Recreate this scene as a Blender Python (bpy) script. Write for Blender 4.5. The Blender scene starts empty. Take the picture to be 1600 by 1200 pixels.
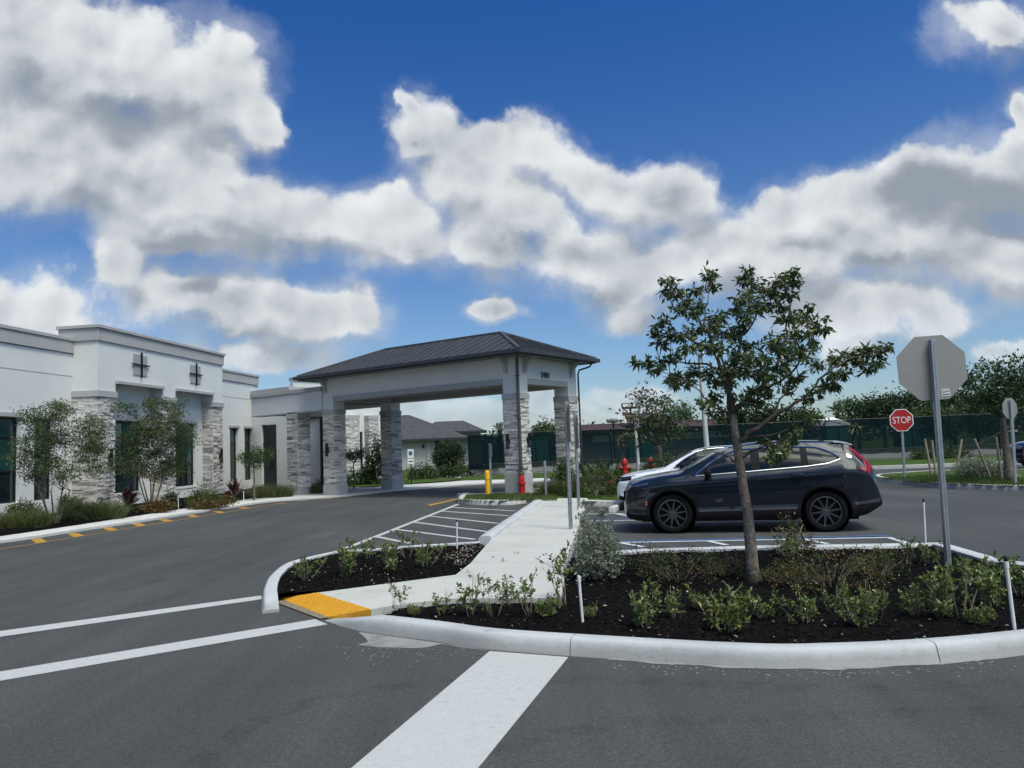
import bpy, math, random
import numpy as np
from mathutils import Vector, Matrix, noise as mnoise

# ------------------------------------------------------------------ camera, sky, sun, exposure
SC = bpy.context.scene
COL = SC.collection
EYE = 1.70
FOC = 1202.0                      # focal length in pixels of the 1600 px wide photograph
PITCH = math.atan(97 / FOC)
ROLL = 0.04
_r0 = Vector((1, 0, 0)); _f = Vector((0, math.cos(PITCH), math.sin(PITCH))); _u0 = Vector((0, -math.sin(PITCH), math.cos(PITCH)))
_R = _r0 * math.cos(ROLL) - _u0 * math.sin(ROLL)
_U = _u0 * math.cos(ROLL) + _r0 * math.sin(ROLL)
CAMP = Vector((0, 0, EYE))
cam_d = bpy.data.cameras.new('camera'); cam = bpy.data.objects.new('camera', cam_d); COL.objects.link(cam)
cam_d.sensor_fit = 'HORIZONTAL'; cam_d.sensor_width = 36; cam_d.lens = 36 * FOC / 1600
cam_d.clip_start = 0.05; cam_d.clip_end = 5000
cam.matrix_world = Matrix(((_R.x, _U.x, -_f.x, 0), (_R.y, _U.y, -_f.y, 0), (_R.z, _U.z, -_f.z, EYE), (0, 0, 0, 1)))
SC.camera = cam
SC.view_settings.view_transform = 'Standard'; SC.view_settings.look = 'None'
SC.view_settings.exposure = 0.6; SC.view_settings.gamma = 1.0


def ray(x, y):
    return _f + _R * ((x - 800) / FOC) + _U * ((600 - y) / FOC)


def at(x, y, z=0.0):              # surveyed point of level z seen at photograph pixel x, y
    d = ray(x, y); return CAMP + d * ((z - EYE) / d.z)


def atY(x, y, Y):
    d = ray(x, y); return CAMP + d * (Y / d.y)


SUN_DIR = Vector((0.31, -0.38, 0.87)).normalized()
sun_el = math.asin(SUN_DIR.z); sun_az = math.atan2(SUN_DIR.x, SUN_DIR.y)
sl = bpy.data.lights.new('sun', 'SUN'); sl.energy = 1.5; sl.angle = math.radians(11); sl.color = (1.0, 0.95, 0.83)
so = bpy.data.objects.new('sun', sl); COL.objects.link(so)
so.rotation_euler = SUN_DIR.to_track_quat('Z', 'Y').to_euler(); so.location = (10, -10, 40)

world = bpy.data.worlds.new('World'); SC.world = world; world.use_nodes = True
SKY_STRENGTH = 0.066
# cumulus banks: bearing and height given as tangent-plane ellipses (centre, radii, turn)
CLOUDS = [(40, 70, 190, 110, 0), (190, 120, 190, 105, 15), (330, 165, 95, 60, 20), (60, 215, 190, 90, 0), (170, 60, 90, 60, 20), (400, 185, 55, 40, 40),
          (90, 270, 130, 70, 0), (230, 300, 150, 75, 5), (370, 315, 160, 75, 10), (470, 340, 140, 65, 12), (560, 365, 105, 55, 12), (630, 380, 70, 45, 0), (335, 245, 55, 38, 0), (290, 370, 170, 45, 8),
          (185, 405, 50, 45, 30), (270, 465, 130, 55, 0), (400, 490, 120, 48, 8), (545, 505, 62, 38, 0), (470, 505, 90, 40, 5), (400, 560, 130, 30, 8), (330, 545, 90, 30, 0),
          (50, 490, 85, 50, 15), (-20, 470, 100, 65, 0), (-300, 400, 220, 120, 0), (-260, 150, 200, 120, 0),
          (655, 205, 65, 65, 0), (720, 270, 85, 75, 0), (800, 230, 85, 45, 10), (890, 275, 110, 60, 15), (980, 305, 110, 62, 5), (1070, 310, 70, 62, 0), (790, 330, 130, 60, 20), (880, 400, 140, 60, 10), (1000, 430, 110, 50, 0), (1010, 480, 60, 26, 0), (625, 160, 20, 22, 0),
          (775, 487, 30, 15, 0), (195, 225, 130, 75, 10), (620, 330, 70, 50, 0), (760, 380, 80, 40, 20),
          (1250, 345, 90, 55, -15), (1320, 310, 95, 55, -15), (1440, 290, 110, 65, -10), (1560, 285, 110, 75, 0), (1400, 375, 200, 65, 0), (1240, 420, 150, 55, -5), (1560, 410, 130, 60, 0), (1350, 490, 150, 45, -5), (1450, 505, 65, 40, 0), (1130, 395, 80, 40, 0), (1720, 330, 160, 110, 0),
          (1540, 40, 75, 42, -10), (1600, 170, 26, 34, 0), (1900, 120, 200, 120, 0),
          (700, 655, 130, 26, 0), (640, 625, 60, 20, 0), (985, 625, 65, 24, 0), (860, 630, 40, 26, 0), (1330, 545, 60, 20, 0), (1560, 560, 60, 20, 0), (820, 660, 200, 18, 0)]
GREYS = [(1060, 320, 90, 48, 0, .9), (960, 285, 70, 35, 0, .5), (1480, 295, 150, 55, 0, 1.0), (1600, 310, 80, 60, 0, .8), (190, 190, 160, 70, 10, .75), (60, 150, 110, 70, 0, .5), (320, 455, 62, 24, 0, .8),
         (300, 390, 160, 32, 8, .7), (480, 400, 130, 34, 8, .5), (880, 395, 150, 40, 8, .75), (960, 450, 90, 30, 0, .6), (1250, 400, 120, 36, 0, .6), (1400, 420, 120, 30, 0, .5), (380, 520, 130, 20, 5, .7), (60, 250, 100, 40, 0, .5), (1560, 360, 100, 30, 0, .6), (1570, 70, 60, 18, 0, .6)]


def build_world():
    nt = world.node_tree; N = nt.nodes; N.clear()

    def link(a, b): nt.links.new(a, b)

    def math_(op, a, b=None, c=None, clamp=False):
        n = N.new('ShaderNodeMath'); n.operation = op; n.use_clamp = clamp
        for i, s in enumerate((a, b, c)):
            if s is None: continue
            if isinstance(s, (int, float)): n.inputs[i].default_value = s
            else: link(s, n.inputs[i])
        return n.outputs[0]

    def vmath(op, a, b=None):
        n = N.new('ShaderNodeVectorMath'); n.operation = op
        for i, s in enumerate((a, b)):
            if s is None: continue
            if isinstance(s, (tuple, list)): n.inputs[i].default_value = s
            else: link(s, n.inputs[i])
        return n

    def mixc(f, a, b):
        n = N.new('ShaderNodeMix'); n.data_type = 'RGBA'
        if isinstance(f, (int, float)): n.inputs[0].default_value = f
        else: link(f, n.inputs[0])
        for i, s in ((6, a), (7, b)):
            if isinstance(s, (tuple, list)): n.inputs[i].default_value = (*s, 1)
            else: link(s, n.inputs[i])
        return n.outputs[2]

    def sstep(x, lo, hi):
        n = N.new('ShaderNodeMapRange'); n.interpolation_type = 'SMOOTHSTEP'
        link(x, n.inputs[0]); n.inputs[1].default_value = lo; n.inputs[2].default_value = hi
        return n.outputs[0]

    out = N.new('ShaderNodeOutputWorld'); bg = N.new('ShaderNodeBackground'); link(bg.outputs[0], out.inputs[0])
    bg.inputs[1].default_value = SKY_STRENGTH
    sky = N.new('ShaderNodeTexSky'); sky.sky_type = 'NISHITA'; sky.sun_disc = False
    sky.sun_elevation = sun_el; sky.sun_rotation = sun_az
    sky.air_density = 1.0; sky.dust_density = 0.6; sky.ozone_density = 2.5
    tc = N.new('ShaderNodeTexCoord'); D = vmath('NORMALIZE', tc.outputs['Generated']).outputs[0]
    sep = N.new('ShaderNodeSeparateXYZ'); link(D, sep.inputs[0])
    ay = math_('MAXIMUM', math_('ABSOLUTE', sep.outputs[1]), 0.08)
    a = math_('DIVIDE', sep.outputs[0], ay); b = math_('DIVIDE', sep.outputs[2], ay)
    cmb = N.new('ShaderNodeCombineXYZ'); link(a, cmb.inputs[0]); link(b, cmb.inputs[1])
    P0 = cmb.outputs[0]

    def tang(x, y):
        d = ray(x, y); return d.x / d.y, d.z / d.y

    def noise(vec, scale, detail, rough, color=False):
        n = N.new('ShaderNodeTexNoise'); n.noise_dimensions = '2D'; link(vec, n.inputs['Vector'])
        n.inputs['Scale'].default_value = scale; n.inputs['Detail'].default_value = detail; n.inputs['Roughness'].default_value = rough
        return n.outputs['Color' if color else 'Fac']
    # warp the coordinates so the banks get ragged outlines
    w1 = vmath('SUBTRACT', noise(P0, 5.0, 7, 0.58, True), (0.5, 0.5, 0.5)).outputs[0]
    sc = vmath('MULTIPLY', w1, (0.13, 0.10, 0)).outputs[0]
    Pw = vmath('ADD', P0, sc).outputs[0]

    def field(Pin, lst, off=0.0, after=None):
        # every ellipse waits for the one before it, so that the shader keeps few values alive at once
        acc = None; P1 = Pin
        for e in lst:
            w_ = acc if acc is not None else after
            if w_ is not None:
                Pin = vmath('MULTIPLY_ADD', w_, (1e-9, 1e-9, 0)); link(P1, Pin.inputs[2]); Pin = Pin.outputs[0]
            cx, cy = tang(e[0], e[1]); rx, ry = 1.14 * e[2] / FOC, 1.16 * e[3] / FOC
            n = N.new('ShaderNodeMapping'); n.vector_type = 'TEXTURE'
            link(Pin, n.inputs[0]); n.inputs[1].default_value = (cx, cy - off, 0)
            n.inputs[2].default_value = (0, 0, -math.radians(e[4])); n.inputs[3].default_value = (rx, ry, 1)
            l = vmath('LENGTH', n.outputs[0]).outputs['Value']
            val = math_('SUBTRACT', 1.0, l)
            if len(e) > 5: val = math_('MULTIPLY', math_('MAXIMUM', val, 0.0), e[5])
            if acc is None: acc = val
            else:
                m = N.new('ShaderNodeMath'); m.operation = 'SMOOTH_MAX'; link(acc, m.inputs[0]); link(val, m.inputs[1]); m.inputs[2].default_value = 0.42; acc = m.outputs[0]
        return acc
    F = field(Pw, CLOUDS)
    fb = noise(P0, 6.5, 12, 0.58)

    def puffs(vec):      # heaped round billows
        w2 = vmath('SUBTRACT', noise(vec, 14.0, 5, 0.6, True), (0.5, 0.5, 0.5)).outputs[0]
        v2 = vmath('ADD', vec, vmath('MULTIPLY', w2, (0.05, 0.05, 0)).outputs[0]).outputs[0]; out_ = None
        for sc_, wt in ((11.0, 0.60), (25.0, 0.30)):
            n = N.new('ShaderNodeTexVoronoi'); n.voronoi_dimensions = '2D'; n.feature = 'SMOOTH_F1'; n.inputs['Smoothness'].default_value = 0.35
            link(v2, n.inputs['Vector']); n.inputs['Scale'].default_value = sc_
            t = math_('MULTIPLY', math_('SUBTRACT', 0.42, n.outputs['Distance']), wt)
            out_ = t if out_ is None else math_('ADD', out_, t)
        return out_
    pf_ = puffs(P0)
    dens = math_('ADD', math_('ADD', F, math_('MULTIPLY', math_('SUBTRACT', fb, 0.48), 1.25)), math_('MULTIPLY', pf_, 0.60))
    Fu = field(vmath('ADD', Pw, (-0.014, 0.05, 0)).outputs[0], CLOUDS, after=F)
    under = sstep(math_('SUBTRACT', Fu, F), -0.12, 0.50)   # more cloud above than here: the soft shaded base of a bank
    wid = math_('ADD', 0.40, math_('MULTIPLY', under, 0.45))
    q = math_('DIVIDE', math_('ADD', dens, math_('ADD', 0.06, math_('MULTIPLY', under, 0.16))), wid, clamp=True)
    core = math_('MULTIPLY', math_('MULTIPLY', q, q), math_('SUBTRACT', 3.0, math_('MULTIPLY', q, 2.0)))
    wn = noise(Pw, 3.2, 9, 0.64)                     # thin torn veil round the banks
    wisp = math_('MULTIPLY', sstep(math_('ADD', F, math_('MULTIPLY', math_('SUBTRACT', wn, 0.5), 2.0)), -0.40, 0.60), 0.50)
    alpha = math_('MAXIMUM', core, wisp)
    # upward look for the shading of the banks
    vup = vmath('ADD', P0, (-0.012, 0.022, 0)).outputs[0]
    pfu = puffs(vup)
    fb1 = noise(P0, 4.0, 5, 0.50); fb2 = noise(vup, 4.0, 5, 0.50)
    relief = math_('ADD', math_('SUBTRACT', fb1, fb2), math_('MULTIPLY', math_('SUBTRACT', pf_, pfu), 0.55))   # >0 on the side turned to the light
    G = sstep(field(Pw, GREYS, after=Fu), -0.10, 0.85)
    thick = sstep(dens, 0.1, 1.0)
    shade = math_('ADD', math_('ADD', math_('MULTIPLY', thick, 0.22), math_('MULTIPLY', under, 0.48)), math_('MULTIPLY', G, 1.0))
    shade = math_('MULTIPLY', shade, math_('ADD', 0.45, math_('MULTIPLY', fb1, 1.1)))
    shade = sstep(math_('SUBTRACT', shade, math_('MULTIPLY', relief, 1.3)), -0.12, 1.28)
    white = (8.6, 8.9, 9.1); grey = (3.0, 3.45, 4.05)
    cc = mixc(shade, white, grey)
    # clear air: deep blue above, paler towards the horizon
    tint = mixc(sstep(sep.outputs[2], 0.0, 0.60), (0.80, 0.95, 1.12), (0.17, 0.58, 1.14))
    skyc = N.new('ShaderNodeMix'); skyc.data_type = 'RGBA'; skyc.blend_type = 'MULTIPLY'; skyc.inputs[0].default_value = 1
    link(sky.outputs[0], skyc.inputs[6]); link(tint, skyc.inputs[7])
    hz = sstep(sep.outputs[2], 0.16, 0.0)
    alpha2 = math_('MULTIPLY', alpha, math_('SUBTRACT', 1.0, math_('MULTIPLY', hz, 0.55)))
    base = mixc(alpha2, skyc.outputs[2], cc)
    # unseen bright cloud round the sun, added behind the viewer to light the scene
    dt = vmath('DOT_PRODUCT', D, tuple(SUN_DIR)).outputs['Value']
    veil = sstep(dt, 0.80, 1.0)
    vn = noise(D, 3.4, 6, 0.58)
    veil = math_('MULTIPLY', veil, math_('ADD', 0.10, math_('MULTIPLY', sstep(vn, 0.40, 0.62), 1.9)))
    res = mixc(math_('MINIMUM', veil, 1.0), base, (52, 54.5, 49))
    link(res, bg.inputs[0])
    world.cycles.sampling_method = 'MANUAL'; world.cycles.sample_map_resolution = 512


build_world()

# ------------------------------------------------------------------ mesh and object helpers
RNG = random.Random(7)


class MB:
    def __init__(s): s.v = []; s.f = []; s.m = []; s.c = []

    def add(s, vs, fs, mi=0, col=(.5, .5, .5)):
        o = len(s.v); s.v.extend([tuple(p) for p in vs])
        for f in fs: s.f.append(tuple(i + o for i in f)); s.m.append(mi); s.c.append(col)
        return s

    def box(s, x0, x1, y0, y1, z0, z1, mi=0, col=(.5, .5, .5), M=None):
        vs = [Vector(p) for p in ((x0, y0, z0), (x1, y0, z0), (x1, y1, z0), (x0, y1, z0), (x0, y0, z1), (x1, y0, z1), (x1, y1, z1), (x0, y1, z1))]
        if M is not None: vs = [M @ p for p in vs]
        return s.add(vs, [(3, 2, 1, 0), (4, 5, 6, 7), (0, 1, 5, 4), (1, 2, 6, 5), (2, 3, 7, 6), (3, 0, 4, 7)], mi, col)

    def prism(s, poly, z0, z1, mi=0, col=(.5, .5, .5), bottom=True):
        n = len(poly)
        if sum(poly[i][0] * poly[(i + 1) % n][1] - poly[(i + 1) % n][0] * poly[i][1] for i in range(n)) < 0: poly = poly[::-1]
        zz1 = z1 if isinstance(z1, (list, tuple)) else [z1] * n
        vs = [(p[0], p[1], z0) for p in poly] + [(p[0], p[1], zz1[i]) for i, p in enumerate(poly)]
        fs = [tuple(range(n, 2 * n))] + [(i, (i + 1) % n, n + (i + 1) % n, n + i) for i in range(n)]
        if bottom: fs.append(tuple(range(n - 1, -1, -1)))
        return s.add(vs, fs, mi, col)

    def tube(s, pts, radii, n=8, mi=0, col=(.5, .5, .5), cap=True):
        pts = [Vector(p) for p in pts]
        if isinstance(radii, (int, float)): radii = [radii] * len(pts)
        vs = []; up = None
        for i, p in enumerate(pts):
            t = (pts[min(i + 1, len(pts) - 1)] - pts[max(i - 1, 0)])
            if t.length < 1e-9: t = Vector((0, 0, 1))
            t.normalize()
            if up is None: up = Vector((1, 0, 0)) if abs(t.x) < .9 else Vector((0, 1, 0))
            a = (up - t * up.dot(t)); a.normalize(); up = a; b = t.cross(a)
            for k in range(n):
                q = 2 * math.pi * k / n; vs.append(p + (a * math.cos(q) + b * math.sin(q)) * radii[i])
        fs = []
        for i in range(len(pts) - 1):
            for k in range(n): fs.append((i * n + k, i * n + (k + 1) % n, (i + 1) * n + (k + 1) % n, (i + 1) * n + k))
        if cap: fs.append(tuple(range(n - 1, -1, -1))); fs.append(tuple(range((len(pts) - 1) * n, len(pts) * n)))
        return s.add(vs, fs, mi, col)

    def lathe(s, prof, n=24, axis='z', c=(0, 0, 0), mi=0, col=(.5, .5, .5), close=False):
        vs = []
        for r, h in prof:
            for k in range(n):
                q = 2 * math.pi * k / n; x, y = r * math.cos(q), r * math.sin(q)
                vs.append((c[0] + x, c[1] + y, c[2] + h) if axis == 'z' else (c[0] + x, c[1] + h, c[2] + y))
        fs = []
        m = len(prof)
        for i in range(m if close else m - 1):
            j = (i + 1) % m
            for k in range(n):
                q = (i * n + k, i * n + (k + 1) % n, j * n + (k + 1) % n, j * n + k)
                fs.append(q if axis == 'z' else q[::-1])
        return s.add(vs, fs, mi, col)

    def grid(s, P, mi=0, col=(.5, .5, .5), flip=False):
        r, c = len(P), len(P[0]); vs = [p for row in P for p in row]
        fs = [(i * c + j, i * c + j + 1, (i + 1) * c + j + 1, (i + 1) * c + j) for i in range(r - 1) for j in range(c - 1)]
        if flip: fs = [f[::-1] for f in fs]
        return s.add(vs, fs, mi, col)

    def leaf(s, p, d, nrm, L, W, col, mi=0):
        d = d.normalized(); side = d.cross(nrm)
        if side.length < 1e-5: side = d.orthogonal()
        side.normalize(); nn = side.cross(d)
        m = p + d * (L * .45)
        return s.add([p, m + side * (W * .5) + nn * (W * .12), p + d * L - nn * (L * .08), m - side * (W * .5) + nn * (W * .12)], [(0, 1, 2), (0, 2, 3)], mi, col)

    def build(s, name, mats, parent=None, smooth=False, bevel=0, kind=None, auto=None):
        me = bpy.data.meshes.new(name); me.from_pydata([tuple(p) for p in s.v], [], s.f)
        if not isinstance(mats, (list, tuple)): mats = [mats]
        for m in mats: me.materials.append(m)
        me.polygons.foreach_set('material_index', s.m)
        at_ = me.attributes.new('col', 'FLOAT_COLOR', 'FACE')
        arr = np.ones((len(s.f), 4), dtype=np.float32); arr[:, :3] = np.array(s.c, dtype=np.float32)
        at_.data.foreach_set('color', arr.ravel())
        if smooth: me.polygons.foreach_set('use_smooth', [True] * len(s.f))
        me.update()
        if auto and smooth: me.set_sharp_from_angle(angle=math.radians(auto))
        o = bpy.data.objects.new(name, me); COL.objects.link(o)
        if parent is not None: o.parent = parent
        if bevel:
            b = o.modifiers.new('bevel', 'BEVEL'); b.width = bevel; b.segments = 2; b.limit_method = 'ANGLE'
        if kind: o['kind'] = kind
        return o


def tag(o, label=None, cat=None, group=None, kind=None):
    if label: o['label'] = label
    if cat: o['category'] = cat
    if group: o['group'] = group
    if kind: o['kind'] = kind
    return o


def thing(name, label, cat, loc=(0, 0, 0), rotz=0.0, group=None):
    o = bpy.data.objects.new(name, None); COL.objects.link(o); o.empty_display_size = .2
    o.location = loc; o.rotation_euler = (0, 0, rotz)
    return tag(o, label, cat, group)


def dup(root, loc, rotz=0.0, scale=1.0, label=None, group=None, cat=None):
    r = root.copy(); COL.objects.link(r); r.location = loc; r.rotation_euler = (0, 0, rotz); r.scale = (scale,) * 3 if isinstance(scale, (int, float)) else scale
    tag(r, label, cat, group)
    for ch in list(root.children):
        c = ch.copy(); COL.objects.link(c); c.parent = r
        for g in list(ch.children):
            d = g.copy(); COL.objects.link(d); d.parent = c
    return r


# ------------------------------------------------------------------ materials
def new_mat(name):
    m = bpy.data.materials.new(name); m.use_nodes = True
    return m, m.node_tree, m.node_tree.nodes['Principled BSDF']


def nz(nt, scale, detail=4, rough=.55, vec=None):
    n = nt.nodes.new('ShaderNodeTexNoise'); n.inputs['Scale'].default_value = scale; n.inputs['Detail'].default_value = detail; n.inputs['Roughness'].default_value = rough
    if vec is None:
        t = nt.nodes.new('ShaderNodeTexCoord'); vec = t.outputs['Object']
    nt.links.new(vec, n.inputs['Vector'])
    return n.outputs['Fac']


def ramp(nt, fac, stops):
    r = nt.nodes.new('ShaderNodeValToRGB'); nt.links.new(fac, r.inputs[0])
    el = r.color_ramp.elements
    while len(el) < len(stops): el.new(.5)
    for e, (p, c) in zip(el, stops): e.position = p; e.color = (*c, 1) if len(c) == 3 else c
    return r.outputs[0]


def mulc(nt, a, b, f=1.0, mode='MULTIPLY'):
    n = nt.nodes.new('ShaderNodeMix'); n.data_type = 'RGBA'; n.blend_type = mode; n.inputs[0].default_value = f
    for i, s in ((6, a), (7, b)):
        if isinstance(s, tuple): n.inputs[i].default_value = (*s, 1)
        else: nt.links.new(s, n.inputs[i])
    return n.outputs[2]


def bump(nt, bsdf, fac, strength=.3, dist=.01):
    b = nt.nodes.new('ShaderNodeBump'); b.inputs['Strength'].default_value = strength; b.inputs['Distance'].default_value = dist
    nt.links.new(fac, b.inputs['Height']); nt.links.new(b.outputs[0], bsdf.inputs['Normal'])


def mat(name, col, rough=.6, metal=0.0, var=.08, vscale=3.0, fine=0.0, fscale=120, bmp=0.0, bscale=150, spec=.5, coat=0.0):
    m, nt, b = new_mat(name)
    lo = tuple(c * (1 - var) for c in col); hi = tuple(min(1, c * (1 + var)) for c in col)
    c = ramp(nt, nz(nt, vscale, 5), [(.3, lo), (.7, hi)])
    if fine:
        c = mulc(nt, c, ramp(nt, nz(nt, fscale, 3), [(.3, (1 - fine,) * 3), (.7, (1 + fine,) * 3)]))
    nt.links.new(c, b.inputs['Base Color'])
    b.inputs['Roughness'].default_value = rough; b.inputs['Metallic'].default_value = metal
    b.inputs['Specular IOR Level'].default_value = spec; b.inputs['Coat Weight'].default_value = coat; b.inputs['Coat Roughness'].default_value = .04
    if bmp: bump(nt, b, nz(nt, bscale, 4), bmp, .008)
    return m


def leafmat(name, rough=.45, trans=.25, spec=.4):
    m, nt, b = new_mat(name)
    a = nt.nodes.new('ShaderNodeAttribute'); a.attribute_name = 'col'
    nt.links.new(a.outputs['Color'], b.inputs['Base Color']); b.inputs['Roughness'].default_value = rough; b.inputs['Specular IOR Level'].default_value = spec
    t = nt.nodes.new('ShaderNodeBsdfTranslucent'); nt.links.new(mulc(nt, a.outputs['Color'], (1.3, 1.5, .6)), t.inputs[0])
    mx = nt.nodes.new('ShaderNodeMixShader'); mx.inputs[0].default_value = trans
    nt.links.new(b.outputs[0], mx.inputs[1]); nt.links.new(t.outputs[0], mx.inputs[2])
    nt.links.new(mx.outputs[0], nt.nodes['Material Output'].inputs[0])
    return m


def attrmat(name, rough=.85, bmp=.5, bscale=60, spec=.3):
    m, nt, b = new_mat(name)
    a = nt.nodes.new('ShaderNodeAttribute'); a.attribute_name = 'col'
    c = mulc(nt, a.outputs['Color'], ramp(nt, nz(nt, 22, 5, .65), [(.3, (.72, .72, .73)), (.7, (1.15, 1.13, 1.1))]))
    nt.links.new(c, b.inputs['Base Color']); b.inputs['Roughness'].default_value = rough; b.inputs['Specular IOR Level'].default_value = spec
    if bmp: bump(nt, b, nz(nt, bscale, 5, .65), bmp, .02)
    return m


def asphalt_mat():
    m, nt, b = new_mat('asphalt')
    tc = nt.nodes.new('ShaderNodeTexCoord')
    mp = nt.nodes.new('ShaderNodeMapping'); nt.links.new(tc.outputs['Object'], mp.inputs[0])
    mp.inputs[2].default_value = (0, 0, math.radians(-22)); mp.inputs[3].default_value = (.55, .13, 1)
    broad = nz(nt, 1.3, 5, .6, mp.outputs[0])
    c = ramp(nt, broad, [(.22, (.046, .049, .049)), (.5, (.061, .064, .064)), (.78, (.080, .083, .081))])
    mid = nz(nt, .35, 4, .5, tc.outputs['Object'])
    c = mulc(nt, c, ramp(nt, mid, [(.3, (.84, .84, .85)), (.7, (1.14, 1.13, 1.12))]))
    sp = nz(nt, 95, 3, .75, tc.outputs['Object'])
    c = mulc(nt, c, ramp(nt, sp, [(.33, (.50, .50, .50)), (.5, (1, 1, 1)), (.66, (1.95, 1.92, 1.86))]))
    v = nt.nodes.new('ShaderNodeTexVoronoi'); v.inputs['Scale'].default_value = 75; nt.links.new(tc.outputs['Object'], v.inputs['Vector'])
    c = mulc(nt, c, ramp(nt, v.outputs['Distance'], [(.0, (1.35, 1.35, 1.35)), (.12, (1, 1, 1)), (.7, (.88, .88, .88))]))
    c = mulc(nt, c, ramp(nt, nz(nt, 28, 8, .72, tc.outputs['Object']), [(.3, (.66, .66, .66)), (.5, (1, 1, 1)), (.7, (1.42, 1.41, 1.39))]))
    # long sweeping tyre-worn bands
    mp2 = nt.nodes.new('ShaderNodeMapping'); nt.links.new(tc.outputs['Object'], mp2.inputs[0]); mp2.inputs[2].default_value = (0, 0, math.radians(12)); mp2.inputs[3].default_value = (1.6, .10, 1)
    c = mulc(nt, c, ramp(nt, nz(nt, 1.1, 6, .6, mp2.outputs[0]), [(.30, (.82, .82, .82)), (.5, (1, 1, 1)), (.72, (1.12, 1.12, 1.11))]))
    # oil drips and old damp stains
    c = mulc(nt, c, ramp(nt, nz(nt, .9, 7, .7, tc.outputs['Object']), [(.27, (.60, .60, .60)), (.36, (1, 1, 1))]))
    # scattered pale grit
    g = nz(nt, 9.0, 6, .75, tc.outputs['Object'])
    c = mulc(nt, c, ramp(nt, g, [(.66, (0, 0, 0)), (.80, (.05, .05, .05))]), 1.0, 'ADD')
    nt.links.new(c, b.inputs['Base Color']); b.inputs['Roughness'].default_value = .82; b.inputs['Specular IOR Level'].default_value = .35
    bump(nt, b, sp, .5, .006)
    return m


def paint_mat(name, col, wear=.5, scale=14):
    m, nt, b = new_mat(name)
    n1 = nz(nt, scale, 8, .7); n2 = nz(nt, 160, 2, .6)
    c = ramp(nt, n1, [(.30, tuple(x * .45 for x in col)), (.30 + .18 * wear + .02, tuple(x * .88 for x in col)), (.75, col)])
    c = mulc(nt, c, ramp(nt, n2, [(.3, (.80, .80, .80)), (.6, (1.03, 1.03, 1.03))]))
    nt.links.new(c, b.inputs['Base Color']); b.inputs['Roughness'].default_value = .65
    bump(nt, b, n2, .3, .004)
    return m


def concrete_mat(name, col, streak=.12, big=1.2, z_dirt=False):
    m, nt, b = new_mat(name)
    c = ramp(nt, nz(nt, big, 7, .62), [(.28, tuple(x * (1 - streak * 1.4) for x in col)), (.5, col), (.75, tuple(min(1, x * (1 + streak * .6)) for x in col))])
    c = mulc(nt, c, ramp(nt, nz(nt, 75, 4, .7), [(.3, (.88, .88, .87)), (.65, (1.05, 1.05, 1.05))]))
    c = mulc(nt, c, ramp(nt, nz(nt, 5.0, 8, .75), [(.30, (.72, .70, .66)), (.42, (1, 1, 1))]))
    if z_dirt:   # grime splashed up from the gutter, tyre scuffs
        tc = nt.nodes.new('ShaderNodeTexCoord'); sx = nt.nodes.new('ShaderNodeSeparateXYZ'); nt.links.new(tc.outputs['Object'], sx.inputs[0])
        ad = nt.nodes.new('ShaderNodeMath'); ad.operation = 'MULTIPLY_ADD'; nt.links.new(nz(nt, 6, 6, .7), ad.inputs[0]); ad.inputs[1].default_value = -.11; nt.links.new(sx.outputs[2], ad.inputs[2])
        c = mulc(nt, c, ramp(nt, ad.outputs[0], [(-0.0, (.76, .745, .71)), (.045, (1, 1, 1))]))
        mp = nt.nodes.new('ShaderNodeMapping'); nt.links.new(tc.outputs['Object'], mp.inputs[0]); mp.inputs[3].default_value = (2.2, 2.2, 14)
        c = mulc(nt, c, ramp(nt, nz(nt, 1.0, 7, .7, mp.outputs[0]), [(.29, (.62, .62, .63)), (.36, (1, 1, 1))]))
    nt.links.new(c, b.inputs['Base Color']); b.inputs['Roughness'].default_value = .85
    bump(nt, b, nz(nt, 220, 3, .6), .25, .004)
    return m


def glass_mat(name, col, rough=.03, spec=.8):
    m, nt, b = new_mat(name)
    c = ramp(nt, nz(nt, .6, 2), [(.35, tuple(x * .7 for x in col)), (.65, tuple(x * 1.3 for x in col))])
    nt.links.new(c, b.inputs['Base Color']); b.inputs['Roughness'].default_value = rough; b.inputs['Specular IOR Level'].default_value = spec
    bump(nt, b, nz(nt, .8, 2), .04, .05)
    return m


def screen_mat():
    m, nt, b = new_mat('wind_screen_mesh')
    c = ramp(nt, nz(nt, .7, 5), [(.3, (.0025, .010, .013)), (.7, (.005, .016, .020))])
    nt.links.new(c, b.inputs['Base Color']); b.inputs['Roughness'].default_value = .9; b.inputs['Specular IOR Level'].default_value = .08
    t = nt.nodes.new('ShaderNodeBsdfTransparent'); mx = nt.nodes.new('ShaderNodeMixShader'); mx.inputs[0].default_value = .86
    nt.links.new(t.outputs[0], mx.inputs[1]); nt.links.new(b.outputs[0], mx.inputs[2])
    nt.links.new(mx.outputs[0], nt.nodes['Material Output'].inputs[0])
    return m


def carpaint(name, col, flake=.5):
    m, nt, b = new_mat(name)
    c = ramp(nt, nz(nt, 900, 2), [(.35, tuple(x * .9 for x in col)), (.65, tuple(x * 1.12 for x in col))])
    nt.links.new(c, b.inputs['Base Color']); b.inputs['Metallic'].default_value = flake; b.inputs['Roughness'].default_value = .35; b.inputs['Specular IOR Level'].default_value = .15
    b.inputs['Coat Weight'].default_value = 1.0; b.inputs['Coat Roughness'].default_value = .02
    bump(nt, b, nz(nt, 3, 3), .03, .02)
    return m


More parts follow.
